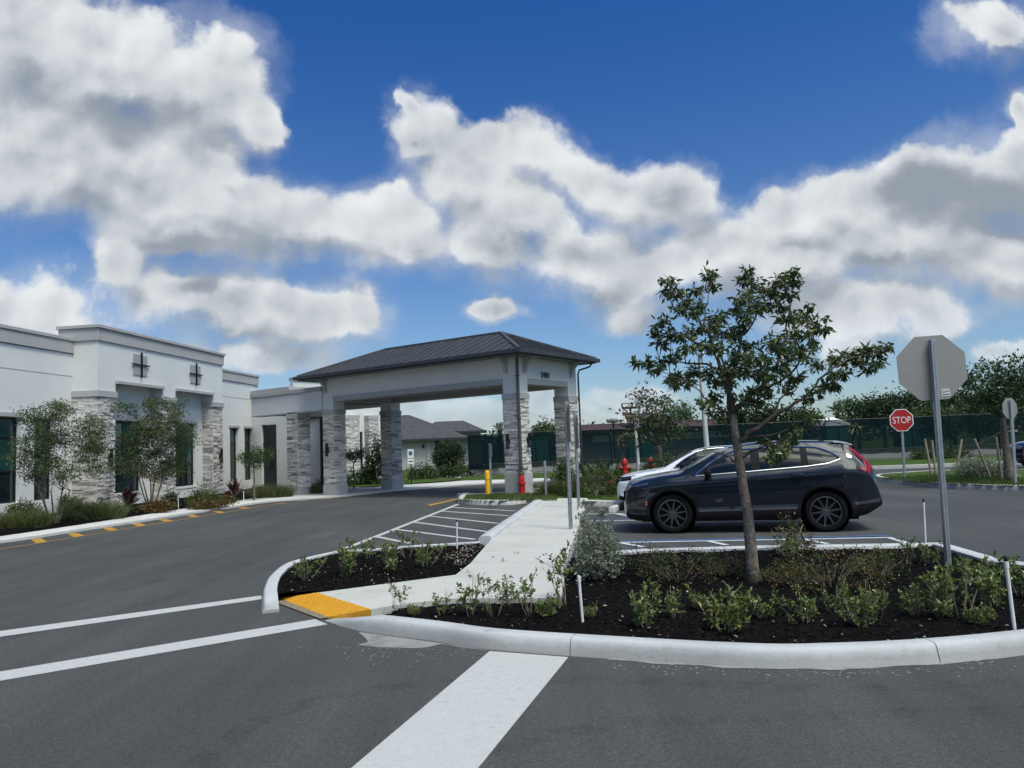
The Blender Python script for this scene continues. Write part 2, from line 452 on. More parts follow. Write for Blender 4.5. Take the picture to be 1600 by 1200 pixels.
M = {}
M['asphalt'] = asphalt_mat()
M['white_paint'] = paint_mat('white_road_paint', (.53, .535, .52), .35)
M['thin_paint'] = paint_mat('thin_white_line_paint', (.62, .65, .70), .4)
M['blue_paint'] = paint_mat('blue_line_paint', (.05, .14, .32), .4)
M['yellow_paint'] = paint_mat('yellow_line_paint', (.50, .27, .035), .8)
M['pad'] = paint_mat('yellow_tactile_pad', (.72, .36, .02), .15, 5)
M['concrete'] = concrete_mat('pale_concrete', (.49, .49, .455))
M['kerb'] = concrete_mat('kerb_concrete', (.47, .485, .495), .12, z_dirt=True)
M['smear'] = concrete_mat('concrete_smear', (.25, .25, .245), .25, 5)
M['mulch'] = mat('black_mulch', (.0065, .0060, .0062), .98, var=.5, vscale=18, fine=.6, fscale=70, bmp=1.0, bscale=60, spec=.03)
M['chip'] = attrmat('mulch_chip', .98, 0, spec=.05)
M['lawn'] = mat('lawn_green', (.050, .085, .020), .95, var=.35, vscale=2.2, fine=.5, fscale=60, bmp=.8, bscale=80, spec=.1)
M['leaf'] = leafmat('leaf_green')
M['leaf_gloss'] = leafmat('leaf_glossy', .32, .15, .5)
M['bark'] = mat('grey_bark', (.15, .128, .105), .95, var=.45, vscale=9, fine=.5, fscale=34, bmp=1.0, bscale=38, spec=.2)
M['dark_bark'] = mat('dark_bark', (.085, .07, .058), .95, var=.3, vscale=14, bmp=.7, bscale=45, spec=.2)
M['twig'] = mat('pale_twig', (.30, .26, .19), .9, var=.25, vscale=20, spec=.2)
M['stucco'] = mat('white_stucco', (.665, .675, .66), .9, var=.035, vscale=.7, fine=.04, fscale=40, bmp=.22, bscale=70, spec=.2)
M['trim'] = mat('grey_stucco_trim', (.40, .40, .395), .88, var=.05, vscale=.9, fine=.05, fscale=40, bmp=.2, bscale=70, spec=.2)
M['stone'] = attrmat('stacked_ledgestone')
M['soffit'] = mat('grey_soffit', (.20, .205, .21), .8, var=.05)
M['metal_roof'] = mat('charcoal_metal_roof', (.085, .088, .093), .42, .35, var=.08, vscale=1.2)
M['gutter'] = mat('dark_gutter', (.045, .048, .052), .45, .2, var=.08)
M['downspout'] = mat('brown_downspout', (.085, .072, .064), .5, .1, var=.1)
M['window'] = glass_mat('green_window_glass', (.016, .060, .054)); M['window_dark'] = glass_mat('dark_window_glass', (.006, .016, .018))
M['frame'] = mat('black_window_frame', (.012, .013, .015), .4, .2, var=.1)
M['door'] = mat('dark_door_panel', (.018, .021, .028), .45, .1, var=.15)
M['black'] = mat('black_metal', (.012, .012, .013), .45, .3, var=.15)
M['shingle'] = mat('grey_shingle', (.060, .060, .064), .95, var=.25, vscale=3, fine=.35, fscale=9, bmp=.4, bscale=18)
M['house_wall'] = mat('house_wall_paint', (.46, .45, .43), .9, var=.05)
M['galv'] = mat('galvanised_steel', (.42, .45, .47), .42, .75, var=.12, vscale=9, fine=.1, fscale=60)
M['sign_back'] = mat('bare_aluminium', (.36, .35, .325), .5, .6, var=.05, vscale=2.5, fine=.03, fscale=30)
M['sign_red'] = mat('sign_red', (.42, .018, .022), .45, var=.05)
M['sign_white'] = mat('sign_white', (.80, .80, .80), .5, var=.03)
M['pvc'] = mat('white_pvc', (.70, .70, .68), .4, var=.05)
M['yellow'] = mat('bollard_yellow', (.80, .42, .010), .45, var=.06)
M['red'] = mat('fire_red', (.42, .012, .016), .4, var=.12, vscale=9)
M['wood'] = mat('stake_wood', (.30, .25, .19), .9, var=.2, vscale=14)
M['screen'] = screen_mat()
M['fence_post'] = mat('dark_green_post', (.012, .020, .020), .5, .4)
M['teal'] = mat('teal_box', (.012, .13, .12), .6)
M['red_roof'] = mat('red_brown_roof', (.045, .017, .019), .85, var=.2)
M['pole'] = mat('pale_pole', (.52, .53, .52), .7, var=.08, vscale=5)
M['tyre'] = mat('tyre_rubber', (.008, .008, .009), .9, var=.15, spec=.12)
M['plastic'] = mat('black_plastic', (.008, .008, .010), .65, var=.1, spec=.15)
M['rim'] = mat('dark_alloy', (.14, .14, .15), .28, .9, var=.05)
M['chrome'] = mat('chrome', (.75, .76, .78), .12, 1.0, var=.02)
M['carglass'] = glass_mat('car_glass', (.006, .008, .010), .015, .45)
M['suv_paint'] = carpaint('charcoal_blue_paint', (.0055, .0095, .017), .05)
M['white_car'] = carpaint('white_car_paint', (.72, .74, .77), .0)
M['blue_car'] = carpaint('dark_blue_car_paint', (.012, .028, .075), .4)
M['lamp_red'] = mat('tail_lamp_red', (.24, .006, .007), .2, var=.05, coat=.35)
M['lamp_clear'] = mat('head_lamp_clear', (.05, .055, .06), .06, .2, var=.1, coat=1.0)
M['amber'] = mat('amber_marker', (.45, .12, .02), .2, var=.05, coat=1.0)
M['dark_gap'] = mat('panel_gap', (.004, .004, .005), .8, var=.05)

# ------------------------------------------------------------------ paths, kerbs, polygons
V2 = lambda p: (p[0], p[1])


def smooth_path(pts, per=6):
    pts = [np.array(p, float) for p in pts]; out = []
    for i in range(len(pts) - 1):
        p0 = pts[max(i - 1, 0)]; p1 = pts[i]; p2 = pts[i + 1]; p3 = pts[min(i + 2, len(pts) - 1)]
        for k in range(per):
            t = k / per
            out.append(.5 * ((2 * p1) + (-p0 + p2) * t + (2 * p0 - 5 * p1 + 4 * p2 - p3) * t * t + (-p0 + 3 * p1 - 3 * p2 + p3) * t ** 3))
    out.append(pts[-1]); return out


KPROF = [(0, -.02), (.008, .02), (.030, .095), (.040, .119), (.055, .131), (.075, .135), (.172, .137), (.186, .128), (.186, -.02)]


def sweep(mb, path, prof, side=1, hs=None, gaps=(), gap=.008):
    """profile (inward offset, height) along a ground path; gaps = distances along it where a joint is left open"""
    P = [np.array(p[:2], float) for p in path]; n = len(P)
    cum = [0.0]
    for i in range(1, n): cum.append(cum[-1] + np.linalg.norm(P[i] - P[i - 1]))
    nor = []
    for i in range(n):
        t = P[min(i + 1, n - 1)] - P[max(i - 1, 0)]; t /= np.linalg.norm(t); nor.append(np.array([-t[1], t[0]]) * side)

    def pt(d):
        d = min(max(d, 0), cum[-1]); i = min(max(np.searchsorted(cum, d) - 1, 0), n - 2); q = (d - cum[i]) / max(cum[i + 1] - cum[i], 1e-9)
        return P[i] * (1 - q) + P[i + 1] * q, nor[i] * (1 - q) + nor[i + 1] * q
    cuts = [0.0] + sorted(gaps) + [cum[-1]]
    for a, b in zip(cuts[:-1], cuts[1:]):
        a2 = a + (gap / 2 if a > 0 else 0); b2 = b - (gap / 2 if b < cum[-1] else 0)
        ds = [a2] + [c for c in cum if a2 + .01 < c < b2 - .01] + [b2]
        rows = []
        for d in ds:
            p, nn = pt(d); h = hs(d) if hs else 1.0
            rows.append([(p[0] + nn[0] * o, p[1] + nn[1] * o, z * h if z > 0 else z) for o, z in prof])
        mb.grid(rows, flip=(side < 0))
        k = len(prof)
        for row in (rows[0], rows[-1]):
            mb.add(row, [tuple(range(k))])
    return cum[-1]


def inset_path(path, d, side):
    P = [np.array(p[:2], float) for p in path]; out = []
    for i in range(len(P)):
        t = P[min(i + 1, len(P) - 1)] - P[max(i - 1, 0)]; t /= np.linalg.norm(t); out.append((P[i][0] - t[1] * d * side, P[i][1] + t[0] * d * side))
    return out


def inside(p, poly):
    x, y = p; c = False; n = len(poly); j = n - 1
    for i in range(n):
        xi, yi = poly[i][:2]; xj, yj = poly[j][:2]
        if (yi > y) != (yj > y) and x < (xj - xi) * (y - yi) / (yj - yi) + xi: c = not c
        j = i
    return c


def rough_bed(mb, poly, cell, z, amp, freq=2.5):
    xs = [p[0] for p in poly]; ys = [p[1] for p in poly]
    x0, y0 = min(xs), min(ys); nx = int((max(xs) - x0) / cell) + 2; ny = int((max(ys) - y0) / cell) + 2
    idx = {}

    def vid(i, j):
        if (i, j) not in idx:
            x = x0 + i * cell; y = y0 + j * cell
            h = z + amp * (mnoise.noise((x * freq, y * freq, 1)) + .55 * mnoise.noise((x * freq * 4, y * freq * 4, 3)) + .35 * mnoise.noise((x * freq * 11, y * freq * 11, 5)))
            idx[(i, j)] = len(mb.v); mb.v.append((x, y, h))
        return idx[(i, j)]
    for i in range(nx):
        for j in range(ny):
            if inside((x0 + (i + .5) * cell, y0 + (j + .5) * cell), poly):
                mb.f.append((vid(i, j), vid(i + 1, j), vid(i + 1, j + 1), vid(i, j + 1))); mb.m.append(0); mb.c.append((.01, .01, .01))


def scatter_chips(mb, poly, n, z, rng, size=(.012, .04), pale=.02, amp=.02, freq=2.5):
    xs = [p[0] for p in poly]; ys = [p[1] for p in poly]; k = 0
    while k < n:
        x = rng.uniform(min(xs), max(xs)); y = rng.uniform(min(ys), max(ys))
        if not inside((x, y), poly): continue
        k += 1
        h = z + amp * (mnoise.noise((x * freq, y * freq, 1)) + .55 * mnoise.noise((x * freq * 4, y * freq * 4, 3)))
        L = rng.uniform(*size); W = L * rng.uniform(.25, .6)
        d = Vector((rng.uniform(-1, 1), rng.uniform(-1, 1), rng.uniform(-.3, .5))); nn = Vector((rng.uniform(-.6, .6), rng.uniform(-.6, .6), 1))
        g = rng.uniform(.003, .022); c = (g * 1.1, g, g * .95)
        if rng.random() < pale: g = rng.uniform(.14, .48); c = (g, g * .90, g * .74); L *= .9
        mb.leaf(Vector((x, y, h + .012)), d, nn, L, W, c)


def sheet(name, poly, z, m, kind='structure'):
    mb = MB(); n = len(poly)
    if sum(poly[i][0] * poly[(i + 1) % n][1] - poly[(i + 1) % n][0] * poly[i][1] for i in range(n)) < 0: poly = poly[::-1]
    mb.add([(p[0], p[1], z) for p in poly], [tuple(range(n))])
    return mb.build(name, m, kind=kind)


def stripe_mb(mb, a, b, w, z):
    a = Vector((a[0], a[1], 0)); b = Vector((b[0], b[1], 0)); t = (b - a).normalized(); nn = Vector((-t.y, t.x, 0)) * (w / 2)
    mb.add([(p.x, p.y, z) for p in (a - nn, b - nn, b + nn, a + nn)], [(0, 1, 2, 3)])


G0 = lambda x, y: V2(at(x, y, 0)); G15 = lambda x, y: V2(at(x, y, .15))

# ground sheets
sheet('ground', [(-900, -60), (900, -60), (900, 1500), (-900, 1500)], -.035, M['lawn'])
sheet('asphalt_road', [(-70, -25), (70, -25), (70, 39.0), (-70, 39.0)], 0.0, M['asphalt'])

# ---- right planting island
isl = [G0(507, 970), G0(561, 986), G0(670, 1001), G0(764, 1015), G0(943, 1029), G0(1184, 1044), G0(1322, 1043.5), G0(1461, 1037), G0(1600, 1024)]
isl += [(4.55, 6.10), (5.35, 6.65), (5.85, 7.45), (6.0, 8.4)]
isl_p = smooth_path(isl, 6)
mb = MB()
tot = sweep(mb, isl_p, KPROF, 1, hs=lambda d: min(1.0, max(0.03, d / .85)), gaps=[2.95, 5.72])
bk = [(6.0, 8.4), G15(1568, 874), G15(1475, 847.5), G15(1413, 848.5), G15(1190, 852), G15(1010, 857), G15(950, 861)]
sweep(mb, bk, [(-.02, -.02), (0, .14), (.02, .152), (.16, .152), (.18, .14), (.18, -.02)], 1, gaps=[2.6, 5.0])
mb.build('kerb', M['kerb'], smooth=True, auto=50, kind='structure')
R_BED = inset_path(isl_p, .16, 1)[9::3] + inset_path(bk, .10, 1)[1:]
walk_r_edge = [G15(890, 867), G15(877, 934), G15(711, 935), G15(640, 942), G15(583, 957)]
R_BED = R_BED + walk_r_edge
mb = MB(); rough_bed(mb, R_BED, .05, .105, .022)
mb.build('mulch_bed', M['mulch'], smooth=False, kind='structure')
mb = MB(); scatter_chips(mb, R_BED, 11000, .108, random.Random(3), size=(.015, .055), pale=.05)

# ---- left planting island
lis = [G15(408, 937), G15(407, 925), G15(409, 912), G15(419, 895), G15(447, 876), G15(505, 862), G15(531, 857.5), G15(576, 855), G15(640, 850), G15(700, 846.5), G15(748, 843.5)]
lis_p = smooth_path(lis, 5)
mbk = MB()
sweep(mbk, lis_p, [(o, z) for o, z in KPROF], -1, hs=lambda d: min(1.0, .25 + d / .5), gaps=[2.9, 5.2])
RK0 = np.array(G15(748, 843.5)); RK1 = np.array(at(834, 782, .2)[:2])
sweep(mbk, [tuple(RK0 - (RK1 - RK0) * .004), tuple(RK1)], [(-.02, -.02), (.01, .19), (.035, .215), (.20, .215), (.225, .19), (.225, -.02)], -1, gaps=[3.0, 6.1])
mbk.build('kerb', M['kerb'], smooth=True, auto=50, kind='structure')
L_BED = inset_path(lis_p, .16, -1)[5:] + [G15(766, 853), G15(737, 879), G15(712, 896.5), V2(at(497, 923, .115)), V2(at(445, 929.5, .08))]
mb2 = MB(); rough_bed(mb2, L_BED, .05, .105, .02)
mb2.build('mulch_bed', M['mulch'], kind='structure')
scatter_chips(mb, L_BED, 3600, .108, random.Random(4), size=(.015, .055), pale=.045)
# a patch of white pebbles where the bed meets the walk
peb = [G15(690, 868), G15(735, 848), G15(752, 852), G15(735, 876), G15(715, 884)]
scatter_chips(mb, peb, 420, .125, random.Random(5), size=(.02, .05), pale=.75)
tag(mb.build('wood_chips', M['chip'], kind='stuff'), 'loose black wood chips and pale flecks strewn over the planting beds', 'mulch')

# ---- concrete walk with ramp and yellow pad
yf0, yf1 = at(437, 935, .012), at(512, 964, .012)
yb0, yb1 = at(496, 926, .115), at(580, 952, .115)
mb = MB()
zz = .15
Wp = [at(745, 862, zz), at(735, 880, zz), at(712, 898, zz), at(711, 935, zz), at(877, 934.5, zz), at(887, 869, zz), at(914, 792, zz), at(916, 779, zz), at(837, 779, zz)]
W0 = Vector((RK0[0] + .2, RK0[1] - .1, zz))
top = [at(837, 779, zz), W0, at(735, 880, zz), at(712, 898, zz), at(711, 935, zz), at(877, 934.5, zz), at(887, 869, zz), at(914, 792, zz), at(918, 778, zz)]
mb.prism([V2(p) for p in top], -.02, zz)
r_a = at(712, 898, zz); r_b = at(711, 935, zz); r_c = at(640, 942, .14)
mb.add([yb0, yb1, r_c, r_b, r_a, (yb0.x, yb0.y, -.02), (yb1.x, yb1.y, -.02), (r_c.x, r_c.y, -.02), (r_b.x, r_b.y, -.02)],
       [(0, 1, 2, 3, 4), (1, 6, 7, 2), (2, 7, 8, 3), (0, 5, 6, 1)])
walk = mb.build('concrete_walk', M['concrete'], kind='structure')
# score joints in the walk
mb = MB()
for (xa, ya), (xb, yb) in (((735, 878), (885, 880)), ((770, 838), (895, 836)), ((800, 808), (905, 806))):
    a = at(xa, ya, zz); b = at(xb, yb, zz); stripe_mb(mb, a, b, .008, zz + .002)
mb.build('walk_joint', mat('joint_line', (.22, .21, .2), .9), kind='structure')
mb = MB()
mb.add([yf0, yf1, yb1, yb0, (yf0.x, yf0.y, -.02), (yf1.x, yf1.y, -.02), (yb1.x, yb1.y, -.02), (yb0.x, yb0.y, -.02)], [(0, 1, 2, 3), (0, 4, 5, 1), (1, 5, 6, 2), (3, 2, 6, 7)])
for i in range(24):
    for j in range(13):
        u, v = (i + .5) / 24, (j + .5) / 13
        p = (yf0 * (1 - u) + yf1 * u) * (1 - v) + (yb0 * (1 - u) + yb1 * u) * v
        mb.lathe([(.013, 0), (.010, .008), (.0001, .009)], 6, 'z', tuple(p))
tag(mb.build('tactile_pad', M['pad']), 'yellow tactile paving pad with raised domes at the foot of the ramp', 'tactile paving')
mb = MB(); e = (yf1 - yf0); nrm = Vector((e.y, -e.x, 0)).normalized()
a, b = yf0 - e * .03, yf1 + e * .01
sheet('gutter_strip', [V2(a), V2(b), V2(b + nrm * .09), V2(a + nrm * .12)], .012, mat('dirty_edge', (.20, .17, .12), .9, var=.5, vscale=30))
# pale concrete smears on the asphalt along the kerb
sm = [G0(560, 988), G0(575, 1003), G0(560, 1008), G0(600, 1012), G0(660, 1013), G0(690, 1007), G0(720, 1012), G0(764, 1017), G0(670, 1003)]
sheet('concrete_smear', smooth_path(sm, 4), .004, M['smear'])
rs = random.Random(11)
for (xa, xb) in ((950, 1180), (1185, 1420), (1425, 1590)):
    lo = []; up = []
    for k in range(72):
        x = xa + (xb - xa) * k / 71; yk = np.interp(x, [943, 1184, 1322, 1461, 1600], [1029, 1044, 1043.5, 1037, 1024])
        up.append(G0(x, yk - 1)); lo.append(G0(x, yk + 1.5 + (.4 + 3.6 * max(0, mnoise.noise((x * .018, 3, 1)) + .25) + 2.5 * max(0, mnoise.noise((x * .09, 7, 1)))) * (math.sin(k / 71 * math.pi) + .05)))
    sheet('concrete_smear', up + lo[::-1], .004, M['smear'])
mb = MB()
for k in range(90):
    x = rs.gauss(640, 60); y = 1010 + abs(rs.gauss(0, 14)); p = at(x, y, .005); r = rs.uniform(.002, .012)
    mb.add([(p.x + r * math.cos(q) * rs.uniform(.6, 1.2), p.y + r * 1.3 * math.sin(q), .005) for q in (0, 1.05, 2.1, 3.14, 4.2, 5.2)], [tuple(range(6))])
for k in range(120):
    x = rs.uniform(950, 1590); yk = np.interp(x, [943, 1184, 1322, 1461, 1600], [1029, 1044, 1043.5, 1037, 1024]); p = at(x, yk + 4 + abs(rs.gauss(0, 8)), .005); r = rs.uniform(.003, .012)
    mb.add([(p.x + r * math.cos(q) * rs.uniform(.6, 1.6), p.y + r * math.sin(q), .005) for q in (0, 1.05, 2.1, 3.14, 4.2, 5.2)], [tuple(range(6))])
mb.build('concrete_spatter', M['smear'], kind='structure')

# ---- painted markings
def quad_px(name, pts, m, z=.004): return sheet(name, [G0(*p) for p in pts], z, m)


def ext(a, b, k):  # extend the ground segment a->b beyond b by k metres
    d = Vector((b[0] - a[0], b[1] - a[1], 0)).normalized(); return (b[0] + d.x * k, b[1] + d.y * k)


quad = [G0(408, 931), G0(0, 986.5), G0(0, 995.5), G0(410, 936.5)]
sheet('crossing_line', [quad[0], ext(quad[0], quad[1], 6), ext(quad[3], quad[2], 6), quad[3]], .004, M['white_paint'])
quad = [G0(492, 968), G0(0, 1050), G0(0, 1064.5), G0(512, 976)]
sheet('crossing_line', [quad[0], ext(quad[0], quad[1], 5), ext(quad[3], quad[2], 5), quad[3]], .004, M['white_paint'])
quad = [G0(765, 1018), G0(550, 1200), G0(748, 1200), G0(888, 1027.5)]
sheet('crossing_line', [quad[0], ext(quad[0], quad[1], 4), ext(quad[3], quad[2], 4), quad[3]], .004, M['white_paint'])
mb = MB()
lw = .11
stripe_mb(mb, G0(541, 857), G0(716, 788), .13, .006)
for a, b in (((706, 793), (806, 798.5)), ((687, 798.6), (795, 806)), ((667, 806), (778, 818)), ((644, 815.6), (762, 831)), ((617, 827), (742, 843)), ((590, 839), (640, 849))):
    stripe_mb(mb, G0(*a), G0(*b), lw, .004)
mb.build('hatch_line', M['white_paint'], kind='structure')
sheet('yellow_line', [G0(668, 789), G0(714, 779), G0(716, 780.4), G0(672, 790.4)], .004, M['yellow_paint'])
# bay markings by the cars
mb = MB(); mbl = MB()
def px_line(m_, a, b, w, z=.004): stripe_mb(m_, G0(*a), G0(*b), w, z)
px_line(mb, (905, 849), (1392, 840), .10); px_line(mbl, (945, 846.6), (1390, 837.4), .12, .008)
for a, b in (((970, 848.5), (1006, 855)), ((1108, 846), (1136, 852)), ((1252, 842.5), (1294, 850)), ((1388, 840), (1418, 849)), ((905, 852), (880, 853))):
    px_line(mb, a, b, .10, .006)
px_line(mb, (906, 814.5), (1100, 811), .10); px_line(mb, (912, 803.5), (1100, 800.5), .10)
px_line(mb, (963, 803), (990, 808), .10, .006)
px_line(mbl, (909, 812.8), (1100, 809.5), .10, .008)
mb.build('bay_line', M['thin_paint'], kind='structure'); mbl.build('blue_bay_line', M['blue_paint'], kind='structure')

# faint tyre marks sweeping through the turn
tm_mat, nt, b_ = new_mat('tyre_mark_rubber')
b_.inputs['Base Color'].default_value = (.022, .022, .023, 1); b_.inputs['Roughness'].default_value = .8
t_ = nt.nodes.new('ShaderNodeBsdfTransparent'); mx = nt.nodes.new('ShaderNodeMixShader')
nt.links.new(ramp(nt, nz(nt, 5, 8, .75), [(.45, (0, 0, 0)), (.80, (.32, .32, .32))]), mx.inputs[0]); nt.links.new(t_.outputs[0], mx.inputs[1]); nt.links.new(b_.outputs[0], mx.inputs[2]); nt.links.new(mx.outputs[0], nt.nodes['Material Output'].inputs[0])
mb = MB()
for pts, w_ in (([(-40, 1010), (150, 965), (290, 925), (372, 890), (440, 862), (530, 835)], .20), ([(-40, 975), (140, 935), (270, 900), (350, 872), (420, 850), (500, 828)], .22), ([(60, 880), (200, 868), (330, 848), (460, 820), (600, 792)], .22), ([(300, 1200), (420, 1120), (600, 1075), (900, 1062), (1300, 1075), (1650, 1065)], .18), ([(700, 1200), (900, 1140), (1200, 1120), (1650, 1110)], .18)):
    wp = smooth_path([G0(*p) for p in pts], 6)
    for a, b in zip(wp[:-1], wp[1:]): stripe_mb(mb, a, b, w_, .0025)
mb.build('tyre_mark', tm_mat, kind='structure')

# ---- left pavement edge along the building
edge = [(-140, 868), (0, 849), (60, 840.5), (120, 831), (180, 822), (240, 813), (300, 803), (360, 794), (420, 785), (480, 780.5), (540, 776), (604, 769), (660, 764), (728, 758.5), (790, 755.5), (860, 752)]
back = [(860, 746.5), (790, 749), (745, 750.5), (724, 751), (690, 753.8), (636, 757.3), (602, 760), (560, 762.5), (500, 767.5), (440, 773.5), (360, 783), (240, 802), (120, 820.5), (0, 838), (-140, 858)]
ew = [G0(*p) for p in edge]; bw = [V2(at(x, y, .06)) for x, y in back]
mb = MB(); mb.prism([V2(p) for p in smooth_path(ew, 3)] + [V2(p) for p in smooth_path(bw, 3)], -.02, .06)
mb.build('pavement', concrete_mat('pavement_concrete', (.56, .56, .54), .06), kind='structure')
# fire-lane ladder in yellow
mb = MB()
yl = [(-140, 880), (0, 858), (69, 847.5), (180, 829), (267, 815), (330, 804.5), (400, 792.5), (440, 786.5)]
yl_w = smooth_path([G0(*p) for p in yl], 4)
for a, b in zip(yl_w[:-1], yl_w[1:]): stripe_mb(mb, a, b, .07, .004)
for (a, b) in (((-62, 862), (-36, 866)), ((56, 842), (65, 848)), ((113, 833.5), (124, 838.5)), ((167, 824.5), (177, 829)), ((212, 818), (221, 822)), ((254, 811.5), (264, 815)), ((296, 805), (306, 808)), ((336, 799), (348, 801.5)), ((376, 793), (388, 795))):
    stripe_mb(mb, G0(*a), G0(*b), .22, .006)
for x, y in ((440, 786.8), (474, 782.0), (508, 778.8), (542, 776.3), (571, 773.3), (602, 769.8)):
    p = Vector((*G0(x, y), 0)); stripe_mb(mb, p + Vector((-.22, .1, 0)), p + Vector((.22, -.12, 0)), .16, .006)
mb.build('yellow_ladder_line', M['yellow_paint'], kind='structure')
# planting strip beside the building
bed = [V2(at(x, y, .06)) for x, y in ((-140, 858), (0, 838), (120, 820.5), (240, 802), (360, 783), (440, 773.5), (500, 767.5))] + [(-9, 36), (-13.3, 41), (-15.6, 24), (-17.5, 14)]
mb = MB(); rough_bed(mb, bed, .12, .09, .02); mb.build('mulch_bed', M['mulch'], kind='structure')
mb = MB(); mb.box(-9.9, -3.0, 31.2, 38.5, -.02, .055, M=None)
sheet('entrance_floor', [(-9.3, 31.6), (-7.0, 30.3), (-5.0, 34.0), (-9.4, 38.6)], .062, concrete_mat('entrance_floor_concrete', (.33, .33, .32), .1))

# ---- far lawns and kerbs
def lawn_island(poly, z=.15, kerb_pts=None, name='lawn'):
    mb = MB(); rough_bed(mb, poly, .14, z, .018, 1.3); return mb.build(name, M['lawn'], smooth=True, kind='structure')


def blades(poly, n, z, rng, h=(.05, .10), cols=((.05, .10, .02), (.085, .14, .03), (.12, .14, .045))):
    mb = MB(); xs = [p[0] for p in poly]; ys = [p[1] for p in poly]; k = 0
    while k < n:
        x = rng.uniform(min(xs), max(xs)); y = rng.uniform(min(ys), max(ys))
        if not inside((x, y), poly): continue
        k += 1; c = rng.choice(cols)
        mb.leaf(Vector((x, y, z - .01)), Vector((rng.uniform(-.5, .5), rng.uniform(-.5, .5), 1)), Vector((rng.uniform(-1, 1), rng.uniform(-1, 1), .2)), rng.uniform(*h), .014, c)
    return mb


# canopy island (grass strip, column, hedge), kerb toward the bays
ci_front = [(722, 777), (716, 781), (716, 786), (735, 788.5), (768, 789.5), (800, 789), (830, 787)]
cif = [G0(*p) for p in ci_front] + [G0(960, 792), G0(1060, 790), (8.5, 20.8)]
ci_back = [(9.4, 22.2), (8.5, 25.4), (4.2, 29.6), (2.6, 30.1), (1.2, 28.6), (-.9, 26.4)]
mb = MB(); sweep(mb, smooth_path(cif, 4), [(0, -.02), (.03, .11), (.07, .15), (.22, .152), (.24, .14), (.24, -.02)], 1, gaps=[.9, 4.2, 7.5]); sweep(mb, smooth_path([cif[-1]] + ci_back + [cif[0]], 3), [(0, -.02), (.03, .13), (.06, .15), (.2, .15), (.2, -.02)], 1)
mb.build('kerb', M['concrete'], smooth=True, auto=50, kind='structure')
CI = [V2(p) for p in smooth_path(cif, 3)] + ci_back
lawn_island(CI, .125)
g1 = blades([p for p in [G15(722, 781), G15(870, 783), G15(872, 771), G15(740, 774)]], 5200, .14, random.Random(21), h=(.06, .12))
# far lawn patch by the house, strip before the fence
far_l = [V2(at(x, y, .06)) for x, y in ((545, 761.5), (602, 759), (602, 752), (548, 754.5))]
far_m = [V2(at(x, y, .06)) for x, y in ((636, 756.5), (690, 752.5), (722, 749), (708, 746.5), (636, 748))]
for p in (far_l, far_m):
    mb = MB(); rough_bed(mb, p, .2, .07, .02, 1.0); mb.build('lawn', M['lawn'], smooth=True, kind='structure')
sheet('path', [V2(at(x, y, .0)) for x, y in ((690, 744.5), (728, 738.8), (760, 744), (800, 748.5), (800, 755.5), (724, 751), (735, 748.5))], .01, M['concrete'])
# right-hand lawn island with the stop sign
ri_front = [(1372, 746), (1366, 748), (1375, 751.5), (1420, 757), (1465, 761.5), (1530, 764.5), (1600, 766.5), (1700, 768)]
rif = [G0(*p) for p in ri_front]
rib = [G0(1700, 738), G0(1600, 738), G0(1460, 740), G0(1400, 743.5)]
mb = MB(); sweep(mb, smooth_path(rif, 4), KPROF, 1, gaps=[3.2, 6.4]); sweep(mb, [rif[-1]] + rib + [rif[0]], KPROF, 1); mb.build('kerb', M['concrete'], smooth=True, auto=50, kind='structure')
RI = [V2(p) for p in smooth_path(rif, 3)] + rib
lawn_island(RI, .125)
g2 = blades([G15(1372, 748), G15(1440, 754), G15(1600, 759), G15(1600, 748), G15(1460, 743)], 5200, .14, random.Random(22), h=(.06, .13))
g1.v += [];
o = len(g1.v); g1.v += g2.v; g1.f += [tuple(i + o for i in f) for f in g2.f]; g1.m += g2.m; g1.c += g2.c
tag(g1.build('grass_blades', M['leaf'], kind='stuff'), 'short mown grass on the lawn islands', 'grass')
# pavement and lawn beyond the drive, in front of the fence
sheet('path', [(2.4, 36.6), (60, 29.5), (60, 31.9), (2.6, 39.4)], .05, M['concrete'])
mb = MB(); mb.prism([(2.4, 36.6), (60, 29.5), (60, 29.8), (2.5, 36.9)], -.02, .14); mb.build('kerb', M['concrete'], kind='structure')
sheet('lawn', [(-3.2, 39.4), (60, 32.2), (60, 47), (-3.2, 47)], .03, M['lawn'])

# ------------------------------------------------------------------ stacked ledgestone
STONE_COLS = [(.58, .56, .53), (.64, .62, .60), (.50, .485, .46), (.34, .33, .315), (.42, .395, .365), (.70, .69, .67), (.56, .52, .47), (.27, .26, .255), (.62, .59, .55), (.74, .735, .72), (.66, .64, .61), (.70, .67, .62), (.68, .66, .62)]


def stone_face(mb, w, z0, z1, M4, rng):
    """ledgestone strips on a face: local x 0..w, outward -y, z up; placed by M4"""
    z = z0
    while z < z1 - .005:
        h = min(rng.choice((.035, .045, .055, .07, .085)), z1 - z); x = 0
        if z1 - z - h < .03: h = z1 - z
        while x < w - .004:
            l = min(rng.uniform(.10, .46), w - x)
            if w - x - l < .08: l = w - x
            d = rng.uniform(.008, .045); c = rng.choice(STONE_COLS); q = rng.uniform(.85, 1.12)
            mb.box(x + .0015, x + l - .0015, -d, .02, z + .0015, z + h - .0015, 0, tuple(v * q for v in c), M4)
            x += l
        z += h


def face_m(x, y, ang): return Matrix.Translation((x, y, 0)) @ Matrix.Rotation(ang, 4, 'Z')


